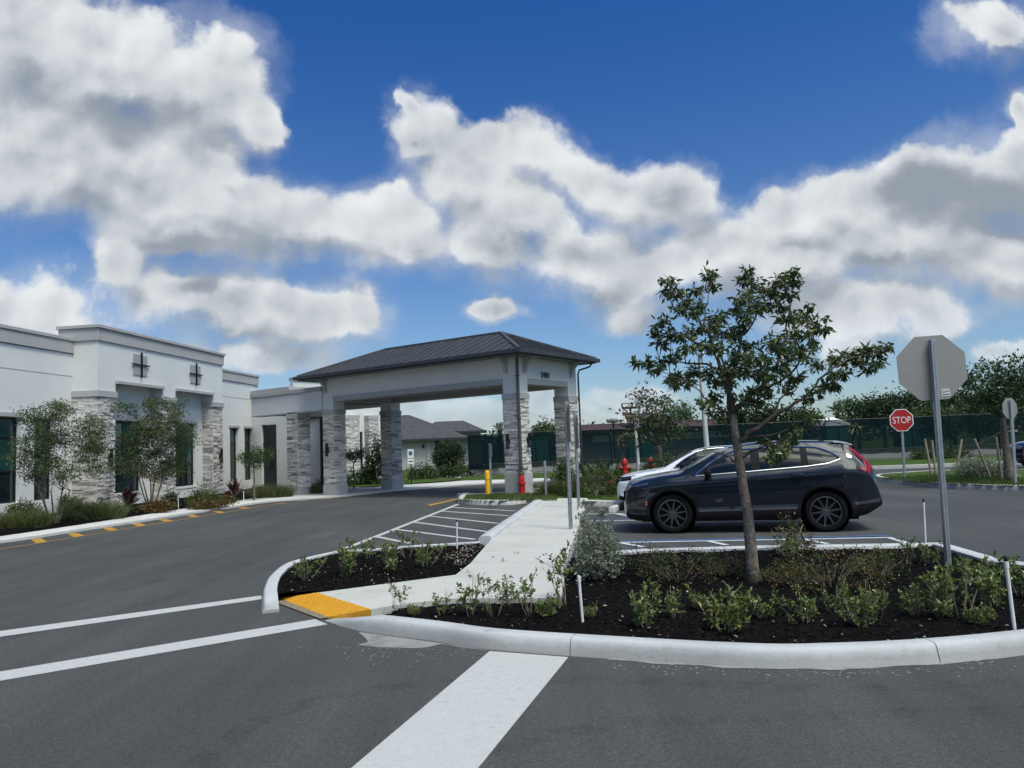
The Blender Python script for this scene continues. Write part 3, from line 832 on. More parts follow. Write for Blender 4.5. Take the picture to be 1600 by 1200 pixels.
def stone_column(mb, x0, x1, y0, y1, z0, z1, rng):
    mb.box(x0 + .012, x1 - .012, y0 + .012, y1 - .012, z0, z1 - .001, 0, (.3, .3, .29))
    stone_face(mb, x1 - x0, z0, z1, face_m(x0, y0, 0), rng)
    stone_face(mb, y1 - y0, z0, z1, face_m(x1, y0, math.pi / 2), rng)
    stone_face(mb, x1 - x0, z0, z1, face_m(x1, y1, math.pi), rng)
    stone_face(mb, y1 - y0, z0, z1, face_m(x0, y1, -math.pi / 2), rng)


def sconce(parent, x, y, z, out, h=.42):
    """half-round up and down wall light; out = outward unit vector"""
    mb = MB(); o = Vector((out[0], out[1], 0)); c = Vector((x, y, z)) + o * .10
    mb.lathe([(.0001, -h / 2), (.055, -h / 2), (.055, -h * .12), (.048, -h * .10), (.048, h * .10), (.055, h * .12), (.055, h / 2), (.0001, h / 2)], 14, 'z', tuple(c))
    p = Vector((x, y, z)); s = Vector((-o.y, o.x, 0)) * .04
    a, b = p - s, p + s
    mb.add([a + Vector((0, 0, -.09)), b + Vector((0, 0, -.09)), b + o * .08 + Vector((0, 0, -.09)), a + o * .08 + Vector((0, 0, -.09)), a + Vector((0, 0, .09)), b + Vector((0, 0, .09)), b + o * .08 + Vector((0, 0, .09)), a + o * .08 + Vector((0, 0, .09))],
           [(0, 1, 2, 3), (4, 5, 6, 7), (0, 1, 5, 4), (1, 2, 6, 5), (2, 3, 7, 6), (3, 0, 4, 7)])
    return mb.build('sconce', M['black'], parent, smooth=True, auto=40)


def window(parent, x0, x1, z0, z1, y, bars=(), vbar=None, sill=True):
    """window in a wall whose outside is -y; recessed at y"""
    f = MB(); t = .055
    f.box(x0, x0 + t, y - .03, y + .05, z0, z1); f.box(x1 - t, x1, y - .03, y + .05, z0, z1)
    f.box(x0 + t, x1 - t, y - .03, y + .05, z0, z0 + t); f.box(x0 + t, x1 - t, y - .03, y + .05, z1 - t, z1)
    for b in bars: f.box(x0 + t, x1 - t, y - .025, y + .03, b - .03, b + .03)
    if vbar: f.box(vbar - .03, vbar + .03, y - .022, y + .03, z0 + t, z1 - t)
    fr = f.build('window', M['frame'], parent)
    cuts = [z0 + t * .5] + list(bars) + [z1 - t * .5]
    for k, (c0, c1) in enumerate(zip(cuts[:-1], cuts[1:])):
        g = MB(); g.box(x0 + t * .5, x1 - t * .5, y + .004, y + .018, c0 + .002, c1 - .002); g.build('pane', M['window_dark'] if k == 0 else M['window'], fr)
    if sill:
        s = MB(); s.box(x0 - .05, x1 + .05, y - .14, y + .03, z0 - .10, z0 - .002); s.build('sill', M['stucco'], fr, bevel=.008)
    return fr


# ------------------------------------------------------------------ clinic building
A_DIR = math.radians(6.5)
A0 = Vector((-15.6, 23.9, 0))
clinic = thing('clinic_building', 'long single-storey white stucco building with grey parapets and stone pilasters behind the left planting', 'building', A0, math.pi / 2 - A_DIR)
# local x runs along the facade away from the viewer, outside is -y
rst = random.Random(31)


def wall_with_openings(mb, x0, x1, z0, z1, y0, y1, ops):
    """wall slab with rectangular openings (ox0, ox1, oz0, oz1)"""
    ops = sorted(ops); x = x0
    for a, b, c, d in ops:
        if a > x: mb.box(x, a, y0, y1, z0, z1)
        if c > z0: mb.box(a, b, y0, y1, z0, c)
        if d < z1: mb.box(a, b, y0, y1, d, z1)
        x = b
    if x < x1: mb.box(x, x1, y0, y1, z0, z1)


opsA = [(-8.2, -6.4, .56, 3.22), (-4.2, -2.4, .56, 3.22), (-1.5, .36, .56, 3.22), (.98, 1.84, .56, 3.22)]
mb = MB(); wall_with_openings(mb, -12, 2.9, 0, 4.70, 0, .35, opsA); mb.box(-12, 2.9, .03, .35, 4.70, 4.735); mb.box(-12, 2.9, 0, .35, 4.735, 5.5)
mb.box(-12, -11.6, .35, 12, 0, 5.5)
mb.build('wall', M['stucco'], clinic)
for a, b, c, d in opsA: window(clinic, a, b, c, d, .16, bars=(1.55, 2.62))
for a, b in ((-8.3, -6.3), (-4.3, -2.3), (-1.6, .45), (.9, 1.92)): mb = MB(); mb.box(a, b, -.05, -.002, 3.24, 3.36); mb.build('window_hood', M['trim'], clinic)
mb = MB(); mb.box(-12.05, 2.78, -.06, .4, 5.52, 5.94); mb.box(-12.1, 2.78, -.10, .45, 5.945, 6.06); mb.build('parapet', M['trim'], clinic, bevel=.01)
opsC = [(14.15, 15.02, .5, 3.15), (15.72, 16.6, .5, 3.15)]
mb = MB(); wall_with_openings(mb, 11.5, 17.3, 0, 4.66, 0, .35, opsC); mb.box(11.5, 17.3, .03, .35, 4.66, 4.695); mb.box(11.5, 17.3, 0, .35, 4.695, 5.46); mb.box(16.95, 17.3, .35, 9, 0, 5.46)
mb.build('wall', M['stucco'], clinic)
for a, b, c, d in opsC: window(clinic, a, b, c, d, .16, bars=(2.45,))
for a, b in ((14.05, 15.12), (15.62, 16.7)): mb = MB(); mb.box(a, b, -.05, -.002, 3.17, 3.28); mb.build('window_hood', M['trim'], clinic)
mb = MB(); mb.box(11.56, 17.3, -.06, .4, 5.48, 5.90); mb.box(11.56, 17.34, -.10, .45, 5.905, 6.02); mb.build('parapet', M['trim'], clinic, bevel=.01)
# projecting block
YB = -.95
mb = MB()
for a, b in ((2.75, 3.73), (6.73, 7.66), (10.7, 11.6)): mb.box(a, b, YB, -.005, 4.213, 4.62)
mb.box(2.75, 11.6, YB, 0, 4.62, 5.94)
mb.box(2.76, 11.59, .0, .5, 4.62, 5.9)
mb.build('wall', M['stucco'], clinic)
opsB = [(4.15, 6.05, .55, 3.22), (8.2, 10.05, .55, 3.22)]
mb = MB(); wall_with_openings(mb, 2.9, 11.5, 0, 4.615, YB + .5, -.1, opsB); mb.build('wall', M['stucco'], clinic)
for a, b, c, d in opsB: window(clinic, a, b, c, d, YB + .62, bars=(1.5, 2.6), vbar=(a + b) / 2)
for a, b in ((4.0, 6.2), (8.05, 10.2)): mb = MB(); mb.box(a, b, YB + .44, YB + .498, 3.24, 3.34); mb.build('window_hood', M['trim'], clinic)
for a, b in ((3.735, 6.72), (7.665, 10.69)):
    mb = MB(); mb.box(a, b, YB - .10, YB + .12, 4.50, 4.615); mb.build('lintel', M['trim'], clinic, bevel=.008)
mb = MB(); mb.box(2.69, 11.66, YB - .06, .5, 5.945, 6.38); mb.box(2.63, 11.72, YB - .12, .55, 6.385, 6.50); mb.build('parapet', M['trim'], clinic, bevel=.01)
for a, b in ((2.75, 3.73), (6.73, 7.66), (10.7, 11.6)):
    mb = MB(); stone_column(mb, a + .02, b - .02, YB + .02, -.02 if a < 3 else YB + .49, .35, 3.98, rst); p = mb.build('pilaster', M['stone'], clinic)
    mb = MB(); mb.box(a - .05, b + .05, YB - .06, -.01 if a < 3 else YB + .495, 3.985, 4.21); mb.build('cap', M['trim'], p, bevel=.01)
    mb = MB(); mb.box(a - .04, b + .04, YB - .05, -.01 if a < 3 else YB + .495, 0, .345); mb.build('plinth', M['trim'], p, bevel=.01)
sconce(clinic, 3.33, YB - .03, 1.84, (0, -1), .62); sconce(clinic, 11.22, YB - .03, 1.78, (0, -1), .62)
for a, b in ((4.75, 5.66), (8.76, 9.62)):
    mb = MB(); c = (a + b) / 2
    mb.box(a + .02, b - .02, YB - .03, YB - .002, 4.92, 5.70)
    p = mb.build('wall_plaque', mat('plaque_grey', (.33, .33, .33), .85), clinic)
    mb = MB(); mb.box(c + .0, c + .055, YB - .09, YB - .035, 4.84, 5.80); mb.box(a - .1, c - .002, YB - .075, YB - .033, 5.30, 5.345); mb.box(c + .057, b + .1, YB - .075, YB - .033, 5.30, 5.345)
    mb.build('metal_cross_bar', M['black'], p)
# roof slab, so the place is solid from the side
mb = MB(); mb.box(-11.6, 16.9, .36, 12, 5.0, 5.2); mb.build('roof', M['trim'], clinic)

# ------------------------------------------------------------------ lobby and portico behind / beside the canopy
UU = Vector((-.815, .58, 0)).normalized(); VV = Vector((UU.y, -UU.x, 0))
CAN_ROT = math.atan2(UU.y, UU.x)
NR = Vector((.10, 25.7, 0)); CL, CK, CW = 8.96, 3.2, .33
lob = thing('entrance_lobby', 'low white entrance wing with grey coping linking the building to the drop-off canopy', 'building wing', NR, CAN_ROT)
# local: x = along UU from the right near column, outside is +y (towards the viewer)
mb = MB(); mb.box(CL + .345, CL + 4.87, -.20, CW, 3.46, 4.22); mb.box(CL + 4.57, CL + 4.87, -4.2, -.203, 3.46, 4.22); mb.build('beam', M['stucco'], lob)
mb = MB(); mb.box(CL + .345, CL + 4.93, -.26, CW + .06, 4.225, 4.40); mb.box(CL + 4.6, CL + 4.93, -4.2, -.262, 4.225, 4.40); mb.build('coping', M['trim'], lob, bevel=.01)
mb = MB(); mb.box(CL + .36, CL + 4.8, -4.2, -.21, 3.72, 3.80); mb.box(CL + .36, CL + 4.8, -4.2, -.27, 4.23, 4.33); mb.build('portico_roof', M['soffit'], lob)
mb = MB(); mb.box(CL + .36, CL + 1.85, -.1, CW + .03, 3.40, 3.455); mb.box(CL + 2.55, CL + 4.87, -.1, CW + .03, 3.40, 3.455); mb.build('lintel', M['trim'], lob)
mb = MB(); stone_column(mb, CL + 1.88, CL + 2.52, -.32, CW - .01, .35, 3.2, rst); p = mb.build('column', M['stone'], lob)
mb = MB(); mb.box(CL + 1.85, CL + 2.55, -.36, CW + .03, 3.205, 3.398); mb.build('cap', M['trim'], p, bevel=.01)
mb = MB(); mb.box(CL + 1.85, CL + 2.55, -.36, CW + .03, 0, .345); mb.build('plinth', M['trim'], p, bevel=.01)
OY = -4.2 + CW
mb = MB(); mb.box(CL + 4.25, CL + 7.68, OY - .3, OY, 0, 4.35); mb.box(CL + 7.68, CL + 8.72, OY - .3, OY, 0, 4.9); mb.box(CL + 8.72, CL + 9.92, OY - .3, OY, 3.3, 4.9); mb.box(CL + 9.92, CL + 11.6, OY - .3, OY, 0, 4.9)
mb.box(CL + 7.68, CL + 8.0, OY - 1.9, OY - .303, 0, 4.9); mb.box(CL + 7.70, CL + 11.6, OY - .29, OY - .01, 4.34, 4.9)
mb.build('wall', M['stucco'], lob)
mb = MB(); mb.box(CL + 7.6, CL + 11.9, OY - .4, OY + .06, 4.905, 5.13); mb.box(CL + 7.6, CL + 8.0, OY - 1.95, OY - .402, 4.905, 5.13); mb.build('parapet', M['trim'], lob, bevel=.01)
mb = MB(); mb.box(CL + 8.74, CL + 9.90, OY - .22, OY - .10, .02, 3.28); mb.box(CL + 8.74, CL + 9.9, OY - .10, OY - .06, 2.30, 2.36)
d = mb.build('door', M['door'], lob); mb = MB(); mb.box(CL + 9.2, CL + 9.3, OY - .09, OY - .05, 1.05, 1.35); mb.build('handle', M['frame'], d)
mb = MB(); x0, x1 = CL + 5.2, CL + 7.0
mb.box(x1 - .02, x1 + .10, OY + .002, OY + .10, 0, 3.52); mb.box(x0, x1 - .022, OY + .002, OY + .10, 3.40, 3.52); mb.box(x0, x0 + .1, OY + .002, OY + .1, 0, 3.398)
mb.build('screen_frame', M['frame'], lob)
# wing beyond
wing = thing('building_wing', 'stone-faced white wing with a narrow dark window seen beneath the canopy behind the shrubs', 'building wing', (-10.64, 46.0, 0), math.atan2(3.0, 2.26))
WL = 3.75
mb = MB(); wall_with_openings(mb, -3, WL, 0, 5.9, 0, .3, [(1.62, 2.12, .5, 2.95)]); mb.box(WL - .3, WL, .3, 8, 0, 5.9); mb.build('wall', M['stucco'], wing)
mb = MB(); mb.box(-3, WL + .05, -.06, .4, 5.905, 6.1); mb.build('parapet', M['trim'], wing)
for a, b in ((.1, 1.5), (2.3, 3.05)):
    mb = MB(); stone_column(mb, a, b, -.4, -.005, 0, 3.72, rst); p = mb.build('pilaster', M['stone'], wing)
    mb = MB(); mb.box(a - .04, b + .04, -.44, -.004, 3.725, 3.95); mb.build('cap', M['trim'], p)
window(wing, 1.62, 2.12, .5, 2.95, .12, bars=(1.9, 2.5))

# ------------------------------------------------------------------ drop-off canopy
can = thing('entrance_canopy', 'white drop-off canopy with hipped charcoal standing-seam roof on four stone columns over the drive', 'canopy', NR, CAN_ROT)
Z_CAP0, Z_CAP1, Z_B0, Z_B1, Z_E = 3.25, 3.44, 3.76, 4.66, 4.70
cols = [(0, 0, .13, .80), (CL, 0, .05, .46), (CL, -CK, .05, .46), (0, -CK, .13, .7)]
for cx, cy, zb, zp in cols:
    mb = MB(); w = CW - .03; stone_column(mb, cx - w, cx + w, cy - w, cy + w, zp, Z_CAP0, rst); p = mb.build('column', M['stone'], can)
    mb = MB(); w = CW + .01; mb.box(cx - w, cx + w, cy - w, cy + w, Z_CAP0 + .003, Z_CAP1); mb.build('cap', M['trim'], p, bevel=.012)
    mb = MB(); mb.box(cx - w, cx + w, cy - w, cy + w, zb - .12, zp - .003); mb.build('plinth', M['trim'], p, bevel=.012)
    mb = MB(); w = CW - .03; mb.box(cx - w, cx + w, cy - w, cy + w, Z_CAP1 + .002, Z_B1); mb.build('shaft', M['stucco'], p, bevel=.008)
w = CW - .03
for (x0, x1, y0, y1) in ((w + .002, CL - w - .002, -.22, w - .01), (w + .002, CL - w - .002, -CK - w + .01, -CK + .22), (-w + .01, .22, -CK + w + .002, -w - .002), (CL - .22, CL + w - .01, -CK + w + .002, -w - .002)):
    mb = MB(); mb.box(x0, x1, y0, y1, Z_B0 + .20, Z_B1); p = mb.build('beam', M['stucco'], can)
    mb = MB(); mb.box(x0 + .0, x1 - .0, y0 - .02, y1 + .03, Z_B0, Z_B0 + .198); mb.build('beam_trim', M['trim'], p)
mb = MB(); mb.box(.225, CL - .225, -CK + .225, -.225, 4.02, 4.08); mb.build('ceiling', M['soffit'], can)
OV = 1.0
X0, X1, Y0, Y1 = -OV * .9, CL + OV, -CK - OV * .8, OV
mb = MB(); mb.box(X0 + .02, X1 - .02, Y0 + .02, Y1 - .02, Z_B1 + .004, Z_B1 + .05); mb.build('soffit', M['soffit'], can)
# hip roof with standing seams
HW = (Y1 - Y0) / 2; ZR = 5.83; ZE = 4.80; SL = (ZR - ZE) / HW
yc = (Y0 + Y1) / 2
mb = MB()
c = [(X0, Y1, ZE), (X1, Y1, ZE), (X1, Y0, ZE), (X0, Y0, ZE)]; r1 = (X0 + HW, yc, ZR); r2 = (X1 - HW, yc, ZR)
mb.add(c + [r1, r2], [(0, 4, 5, 1), (1, 5, 2), (2, 5, 4, 3), (3, 4, 0)])
mb.add([(x, y, ZE - .06) for x, y, _ in c], [(0, 1, 2, 3)])


def rib(p, q, h=.045, w_=.022):
    p = Vector(p); q = Vector(q); t = (q - p).normalized(); s = Vector((-t.y, t.x, 0)).normalized() * w_ / 2; n = s.cross(t).normalized()
    if n.z < 0: n = -n
    vs = [p - s, p + s, q + s, q - s]; mb.add([v - n * .01 for v in vs] + [v + n * h for v in vs], [(4, 5, 6, 7), (0, 1, 5, 4), (1, 2, 6, 5), (2, 3, 7, 6), (3, 0, 4, 7)])


n = int((X1 - X0) / .42)
for i in range(1, n):
    x = X0 + (X1 - X0) * i / n; d = min(HW, x - X0, X1 - x)
    if d > .1:
        rib((x, Y1, ZE), (x, Y1 - d, ZE + d * SL)); rib((x, Y0, ZE), (x, Y0 + d, ZE + d * SL))
n = int((Y1 - Y0) / .42)
for i in range(1, n):
    y = Y0 + (Y1 - Y0) * i / n; d = min(HW, y - Y0, Y1 - y)
    if d > .1:
        rib((X0, y, ZE), (X0 + d, y, ZE + d * SL)); rib((X1, y, ZE), (X1 - d, y, ZE + d * SL))
for a, b in ((c[0], r1), (c[3], r1), (c[1], r2), (c[2], r2), (r1, r2)): rib(a, b, .06, .11)
mb.build('roof', M['metal_roof'], can)
mb = MB()   # gutter all round
for (x0, x1, y0, y1) in ((X0 - .12, X1 + .12, Y1 - .0, Y1 + .12), (X0 - .12, X1 + .12, Y0 - .12, Y0), (X0 - .12, X0, Y0 + .002, Y1 - .002), (X1, X1 + .12, Y0 + .002, Y1 - .002)):
    mb.box(x0, x1, y0, y1, ZE - .13, ZE + .005)
mb.build('gutter', M['gutter'], can, bevel=.015)
mb = MB()
for (x0, x1, y0, y1) in ((X0, X1, Y1 - .04, Y1 - .004), (X0, X1, Y0 + .004, Y0 + .04), (X0 + .004, X0 + .04, Y0 + .05, Y1 - .05), (X1 - .04, X1 - .004, Y0 + .05, Y1 - .05)):
    mb.box(x0, x1, y0, y1, Z_B1 - .03, ZE - .135)
mb.build('fascia', M['gutter'], can)


def bracket(x, y, ox, oy):
    mb = MB(); o = Vector((ox, oy, 0)); s = Vector((-oy, ox, 0)) * .055; prof = [(0, 4.12), (.05, 4.12), (.09, 4.22), (.16, 4.40), (.34, 4.56), (.52, 4.60), (.52, 4.655), (0, 4.655)]
    b = Vector((x, y, 0)); vs = [b + o * d + s + Vector((0, 0, z)) for d, z in prof] + [b + o * d - s + Vector((0, 0, z)) for d, z in prof]; k = len(prof)
    mb.add(vs, [tuple(range(k)), tuple(range(2 * k - 1, k - 1, -1))] + [(i, (i + 1) % k, k + (i + 1) % k, k + i) for i in range(k)])
    mb.build('bracket', M['trim'], can)


e = CW - .025
bracket(0.12, e, 0, 1); bracket(-e, -.12, -1, 0); bracket(-e, -CK + .1, -1, 0); bracket(CL + .1, e, 0, 1); bracket(CL + e, 0, 1, 0); bracket(CL + e, -CK, 1, 0)
mb = MB(); mb.tube([(-.75, .75, 4.70), (-.55, .62, 4.58), (-.40, .40, 4.42), (-.38, .38, 4.28), (-.38, .38, .78)], .055, 10)
for z in (1.0, 2.6, 4.0): mb.box(-.44, -.32, .32, .44, z - .02, z + .02)
mb.build('downspout', M['downspout'], can, smooth=True, auto=50)
mb = MB(); mb.tube([(-.9, -CK - .55, 4.68), (-.78, -CK - .5, 4.50), (-.42, -CK - .36, 4.40), (-.37, -CK - .34, 4.25), (-.37, -CK - .34, .2)], .034, 10); mb.build('downspout', M['gutter'], can, smooth=True, auto=50)
sconce(can, .10, CW - .01, 1.86, (0, 1), .50); sconce(can, -CW + .01, -.12, 1.88, (-1, 0), .50); sconce(can, CL - .0, CW - .01, 1.85, (0, 1), .50)


def text_mesh(name, body, size, m, parent, mat4, depth=.01, kind=None):
    cu = bpy.data.curves.new(name, 'FONT'); cu.body = body; cu.size = size; cu.extrude = depth / 2; cu.align_x = 'CENTER'; cu.align_y = 'CENTER'; cu.resolution_u = 4
    tmp = bpy.data.objects.new(name + '_tmp', cu); COL.objects.link(tmp)
    bpy.context.view_layer.update()
    me = bpy.data.meshes.new_from_object(tmp.evaluated_get(bpy.context.evaluated_depsgraph_get()))
    bpy.data.objects.remove(tmp); me.name = name; me.materials.clear(); me.materials.append(m)
    me.transform(mat4)
    o = bpy.data.objects.new(name, me); COL.objects.link(o)
    if parent is not None: o.parent = parent
    return o


# house number on the end face (local -x); text baseline along -y as seen from outside
tm = Matrix(((0, 0, -1, -w - .012), (-1, 0, 0, -1.42), (0, 1, 0, 4.10), (0, 0, 0, 1)))
text_mesh('address_number', '5901', .30, M['black'], can, tm, .02)

# ------------------------------------------------------------------ houses beyond
def house(name, label, org, rot, L, Dp, zw, zr, ov=.6, extra=None):
    h = thing(name, label, 'house', org, rot)
    mb = MB(); mb.box(0, L, 0, Dp, 0, zw); mb.build('wall', M['house_wall'], h)
    mb = MB(); x0, x1, y0, y1 = -ov, L + ov, -ov, Dp + ov; hw = min(x1 - x0, y1 - y0) / 2
    cc = [(x0, y0, zw), (x1, y0, zw), (x1, y1, zw), (x0, y1, zw)]
    if x1 - x0 >= y1 - y0: a, b = (x0 + hw, (y0 + y1) / 2, zr), (x1 - hw, (y0 + y1) / 2, zr); fs = [(0, 1, 5, 4), (1, 2, 5), (2, 3, 4, 5), (3, 0, 4)]
    else: a, b = ((x0 + x1) / 2, y0 + hw, zr), ((x0 + x1) / 2, y1 - hw, zr); fs = [(0, 1, 4), (1, 2, 5, 4), (2, 3, 5), (3, 0, 4, 5)]
    mb.add(cc + [a, b], fs); mb.add([(p[0], p[1], zw - .02) for p in cc], [(3, 2, 1, 0)]); mb.build('roof', M['shingle'], h)
    mb = MB()
    for (a0, a1, b0, b1) in ((x0, x1, y0 - .1, y0), (x0, x1, y1, y1 + .1), (x0 - .1, x0, y0, y1), (x1, x1 + .1, y0, y1)): mb.box(a0, a1, b0, b1, zw - .16, zw + .04)
    mb.build('gutter', M['gutter'], h)
    if extra: extra(h)
    return h


def ex1(h):
    mb = MB(); mb.box(13.0, 14.2, -.04, -.002, .3, 2.4); mb.build('window', M['frame'], h)
    mb = MB(); mb.box(12.3, 12.65, -.12, -.002, .0, 2.45); mb.build('pilaster', M['house_wall'], h)
    mb = MB(); mb.box(11.9, 12.05, -.15, -.002, 1.85, 2.15); mb.build('wall_lamp', M['black'], h)


house('bungalow', 'pale bungalow with low grey shingled hip roof behind the canopy and the round tree', (-20.0, 68, 0), math.radians(0), 15.3, 10.4, 2.62, 5.05, extra=ex1)
house('bungalow', 'grey shingled hip roof of a house farther back above the end of the green fence', (-10.0, 80, 0), math.radians(2), 6.5, 3.6, 3.42, 4.62)

# ------------------------------------------------------------------ fence with wind screen
FX0, FY0, FX1, FY1 = -2.75, 46.0, 34.0, 45.0
fa = math.atan2(FY1 - FY0, FX1 - FX0); FL = math.hypot(FX1 - FX0, FY1 - FY0)
fence = thing('screened_fence', 'long chain-link fence covered in dark green wind screen behind the lawn', 'fence', (FX0, FY0, 0), fa)
nP = 13
for i in range(nP + 1):
    x = FL * i / nP; mb = MB(); mb.tube([(x, .04, 0), (x, .04, 2.52)], .035, 8); mb.lathe([(.045, 0), (.04, .03), (.001, .05)], 8, 'z', (x, .04, 2.52)); mb.build('post', M['fence_post'], fence)
mb = MB(); mb.tube([(0, .04, 2.47), (FL, .04, 2.47)], .022, 6); mb.tube([(0, .04, .12), (FL, .04, .12)], .018, 6); mb.build('rail', M['fence_post'], fence)
for i in range(nP):
    a, b = FL * i / nP, FL * (i + 1) / nP; P = []
    for r in range(7):
        z = .42 + (2.44 - .42) * r / 6
        P.append([(a + (b - a) * k / 12, -.03 + .03 * math.sin(k * 1.7 + r * .6 + i) * math.sin(math.pi * k / 12), z + (.02 * math.sin(math.pi * k / 3) if r in (0, 6) else 0)) for k in range(13)])
    mb = MB(); mb.grid(P); mb.build('wind_screen', M['screen'], fence, smooth=True)
mb = MB()
for k in range(int(FL / .11)):   # bare chain link under the screen
    x = k * .11; mb.tube([(x, .0, .02), (x + .4, .0, .42)], .004, 3, cap=False); mb.tube([(x + .4, .01, .02), (x, .01, .42)], .004, 3, cap=False)
mb.build('chain_link', M['galv'], fence)
fs = thing('side_fence', 'dark green screened fence running back from the corner post beside the bungalow', 'fence', (FX0, FY0, 0), math.radians(78))
for i in range(4):
    mb = MB(); mb.tube([(i * 3 + .15, 0, 0), (i * 3 + .15, 0, 2.52)], .035, 8); mb.build('post', M['fence_post'], fs)
P = [[(k * 1.0 + .15, -.04, z) for k in range(10)] for z in (.05, 2.44)]
mb = MB(); mb.grid(P); mb.build('wind_screen', M['screen'], fs)
# court things behind the screen
cw = thing('low_court_wall', 'low pale wall glimpsed under the green wind screen', 'wall', (-2, 47.5, 0), fa)
mb = MB(); mb.box(0, 36, 0, .2, 0, .62); mb.build('wall', mat('court_wall', (.30, .31, .32), .9), cw); mb = MB(); mb.box(0, 36, -.02, .22, .622, .68); mb.build('coping', M['trim'], cw)
club = thing('clubhouse', 'long clubhouse with dark red-brown roof and pale window band behind the fence', 'building', (2.2, 63, 0), math.radians(-1))
mb = MB(); mb.box(0, 16, 0, 8, 0, 2.75); mb.build('wall', mat('club_wall', (.20, .22, .23), .9), club)
mb = MB(); mb.add([(-.6, -.8, 2.72), (16.6, -.8, 2.72), (16.6, 4, 3.35), (-.6, 4, 3.3), (16.6, 8.8, 2.72), (-.6, 8.8, 2.72)], [(0, 1, 2, 3), (3, 2, 4, 5), (0, 3, 5), (1, 4, 2)])
mb.box(-.6, 16.6, -.84, -.8, 2.45, 2.75); mb.build('roof', M['red_roof'], club)
for x in (4.2, 7.4, 10.4, 13.0):
    mb = MB(); mb.box(x, x + 2.7, -.04, -.002, 1.75, 2.3); f_ = mb.build('window', M['sign_white'], club)
    mb = MB(); mb.box(x + 1.3, x + 1.36, -.06, -.042, 1.75, 2.3); mb.build('frame', M['frame'], f_)
mb = MB(); mb.box(5.6, 13.6, -.9, -.86, 3.10, 3.16); mb.add([(7.0, -.6, 3.2), (9.6, -.6, 3.05), (9.6, 2, 3.9), (7.0, 2, 4.2)], [(0, 1, 2, 3)]); mb.build('dormer_roof', M['red_roof'], club)
for i, (x, y, lab) in enumerate(((8.15, 50.5, 'teal court storage box seen through the screen nearest the canopy'), (1.3, 49.0, 'teal upright court box glimpsed through the screen behind the right canopy column'), (20.6, 49.5, 'teal upright court box behind the fence beyond the red stop sign'), (25.0, 49.0, 'teal upright court box behind the fence near the staked tree'))):
    t = thing('court_box', lab, 'box', (x, y, 0), .1, 'teal boxes behind the fence')
    mb = MB(); mb.box(-.8, .8, -.4, .4, .1, 2.1); mb.build('body', M['teal'], t, bevel=.03); mb = MB(); mb.box(-.85, .85, -.45, .45, 2.1, 2.18); mb.build('lid', M['teal'], t); mb = MB(); mb.box(-.03, .03, -.44, -.405, .2, 2.0); mb.build('handle', M['black'], t)
shel = thing('white_shelter', 'open shelter with a bright white pitched roof behind the fence', 'shelter', (24.0, 66, -.35), .05)
mb = MB(); mb.add([(-.4, -1, 2.75), (5.0, -1, 2.65), (4.4, 2, 3.45), (.2, 2, 3.45), (5.0, 5, 2.65), (-.4, 5, 2.75)], [(0, 1, 2, 3), (3, 2, 4, 5), (0, 3, 5), (1, 4, 2)]); mb.build('roof', M['sign_white'], shel)
for x, y in ((0, -.6), (4.4, -.6), (0, 4.6), (4.4, 4.6)): mb = MB(); mb.box(x, x + .12, y, y + .12, 0, 2.75); mb.build('post', M['galv'], shel)
for i, (px, ptop, Y, lab, two) in enumerate(((985, 634, 55, 'tall court floodlight with two square heads above the fence', True), (958, 657, 55, 'shorter court floodlight with a single round head above the fence', False))):
    b = atY(px, ptop, Y); t = thing('court_floodlight', lab, 'floodlight', (b.x, b.y, 0), 0, 'court floodlights')
    mb = MB(); mb.tube([(0, 0, 0), (0, 0, b.z - .1)], .06, 8); mb.build('pole', M['black'], t)
    if two:
        for s in (-1, 1):
            mb = MB(); mb.box(s * .36 - .28, s * .36 + .28, -.1, .1, b.z - .15, b.z + .2); h = mb.build('lamp_head', M['black'], t, bevel=.03)
            mb = MB(); mb.box(s * .36 - .2, s * .36 + .2, -.12, -.102, b.z - .08, b.z + .14); mb.build('lens', M['sign_white'], h)
        mb = MB(); mb.box(-.6, .6, -.03, .03, b.z - .22, b.z - .155); mb.build('cross_arm', M['black'], t)
    else:
        mb = MB(); mb.lathe([(.02, -.2), (.42, -.15), (.5, .0), (.3, .12), (.01, .16)], 14, 'z', (0, 0, b.z)); mb.build('lamp_head', M['galv'], t, smooth=True, auto=40)
# pale light pole behind the parked cars
b = atY(1108, 745, 31.0); tp = atY(1093, 556, 31.0)
t = thing('light_pole', 'tall pale concrete light pole rising behind the parked cars', 'light pole', (b.x, 31.0, .1))
mb = MB(); mb.tube([(0, 0, 0), (tp.x - b.x, 0, tp.z - .1)], [.115, .08], 12); mb.build('pole', M['pole'], t, smooth=True, auto=50)
mb = MB(); mb.lathe([(.2, 0), (.2, .25), (.13, .35)], 12); mb.build('base', M['pole'], t)
mb = MB(); mb.box(-.09 + tp.x - b.x, .09 + tp.x - b.x, -.55, .1, tp.z - .1, tp.z - .02); mb.build('lamp_head', M['galv'], t, bevel=.02)

# ------------------------------------------------------------------ signs, posts, bollard, risers
def octagon(r):  # r = half across flats
    R = r / math.cos(math.pi / 8); return [(R * math.cos(math.pi / 8 + k * math.pi / 4), R * math.sin(math.pi / 8 + k * math.pi / 4)) for k in range(8)]


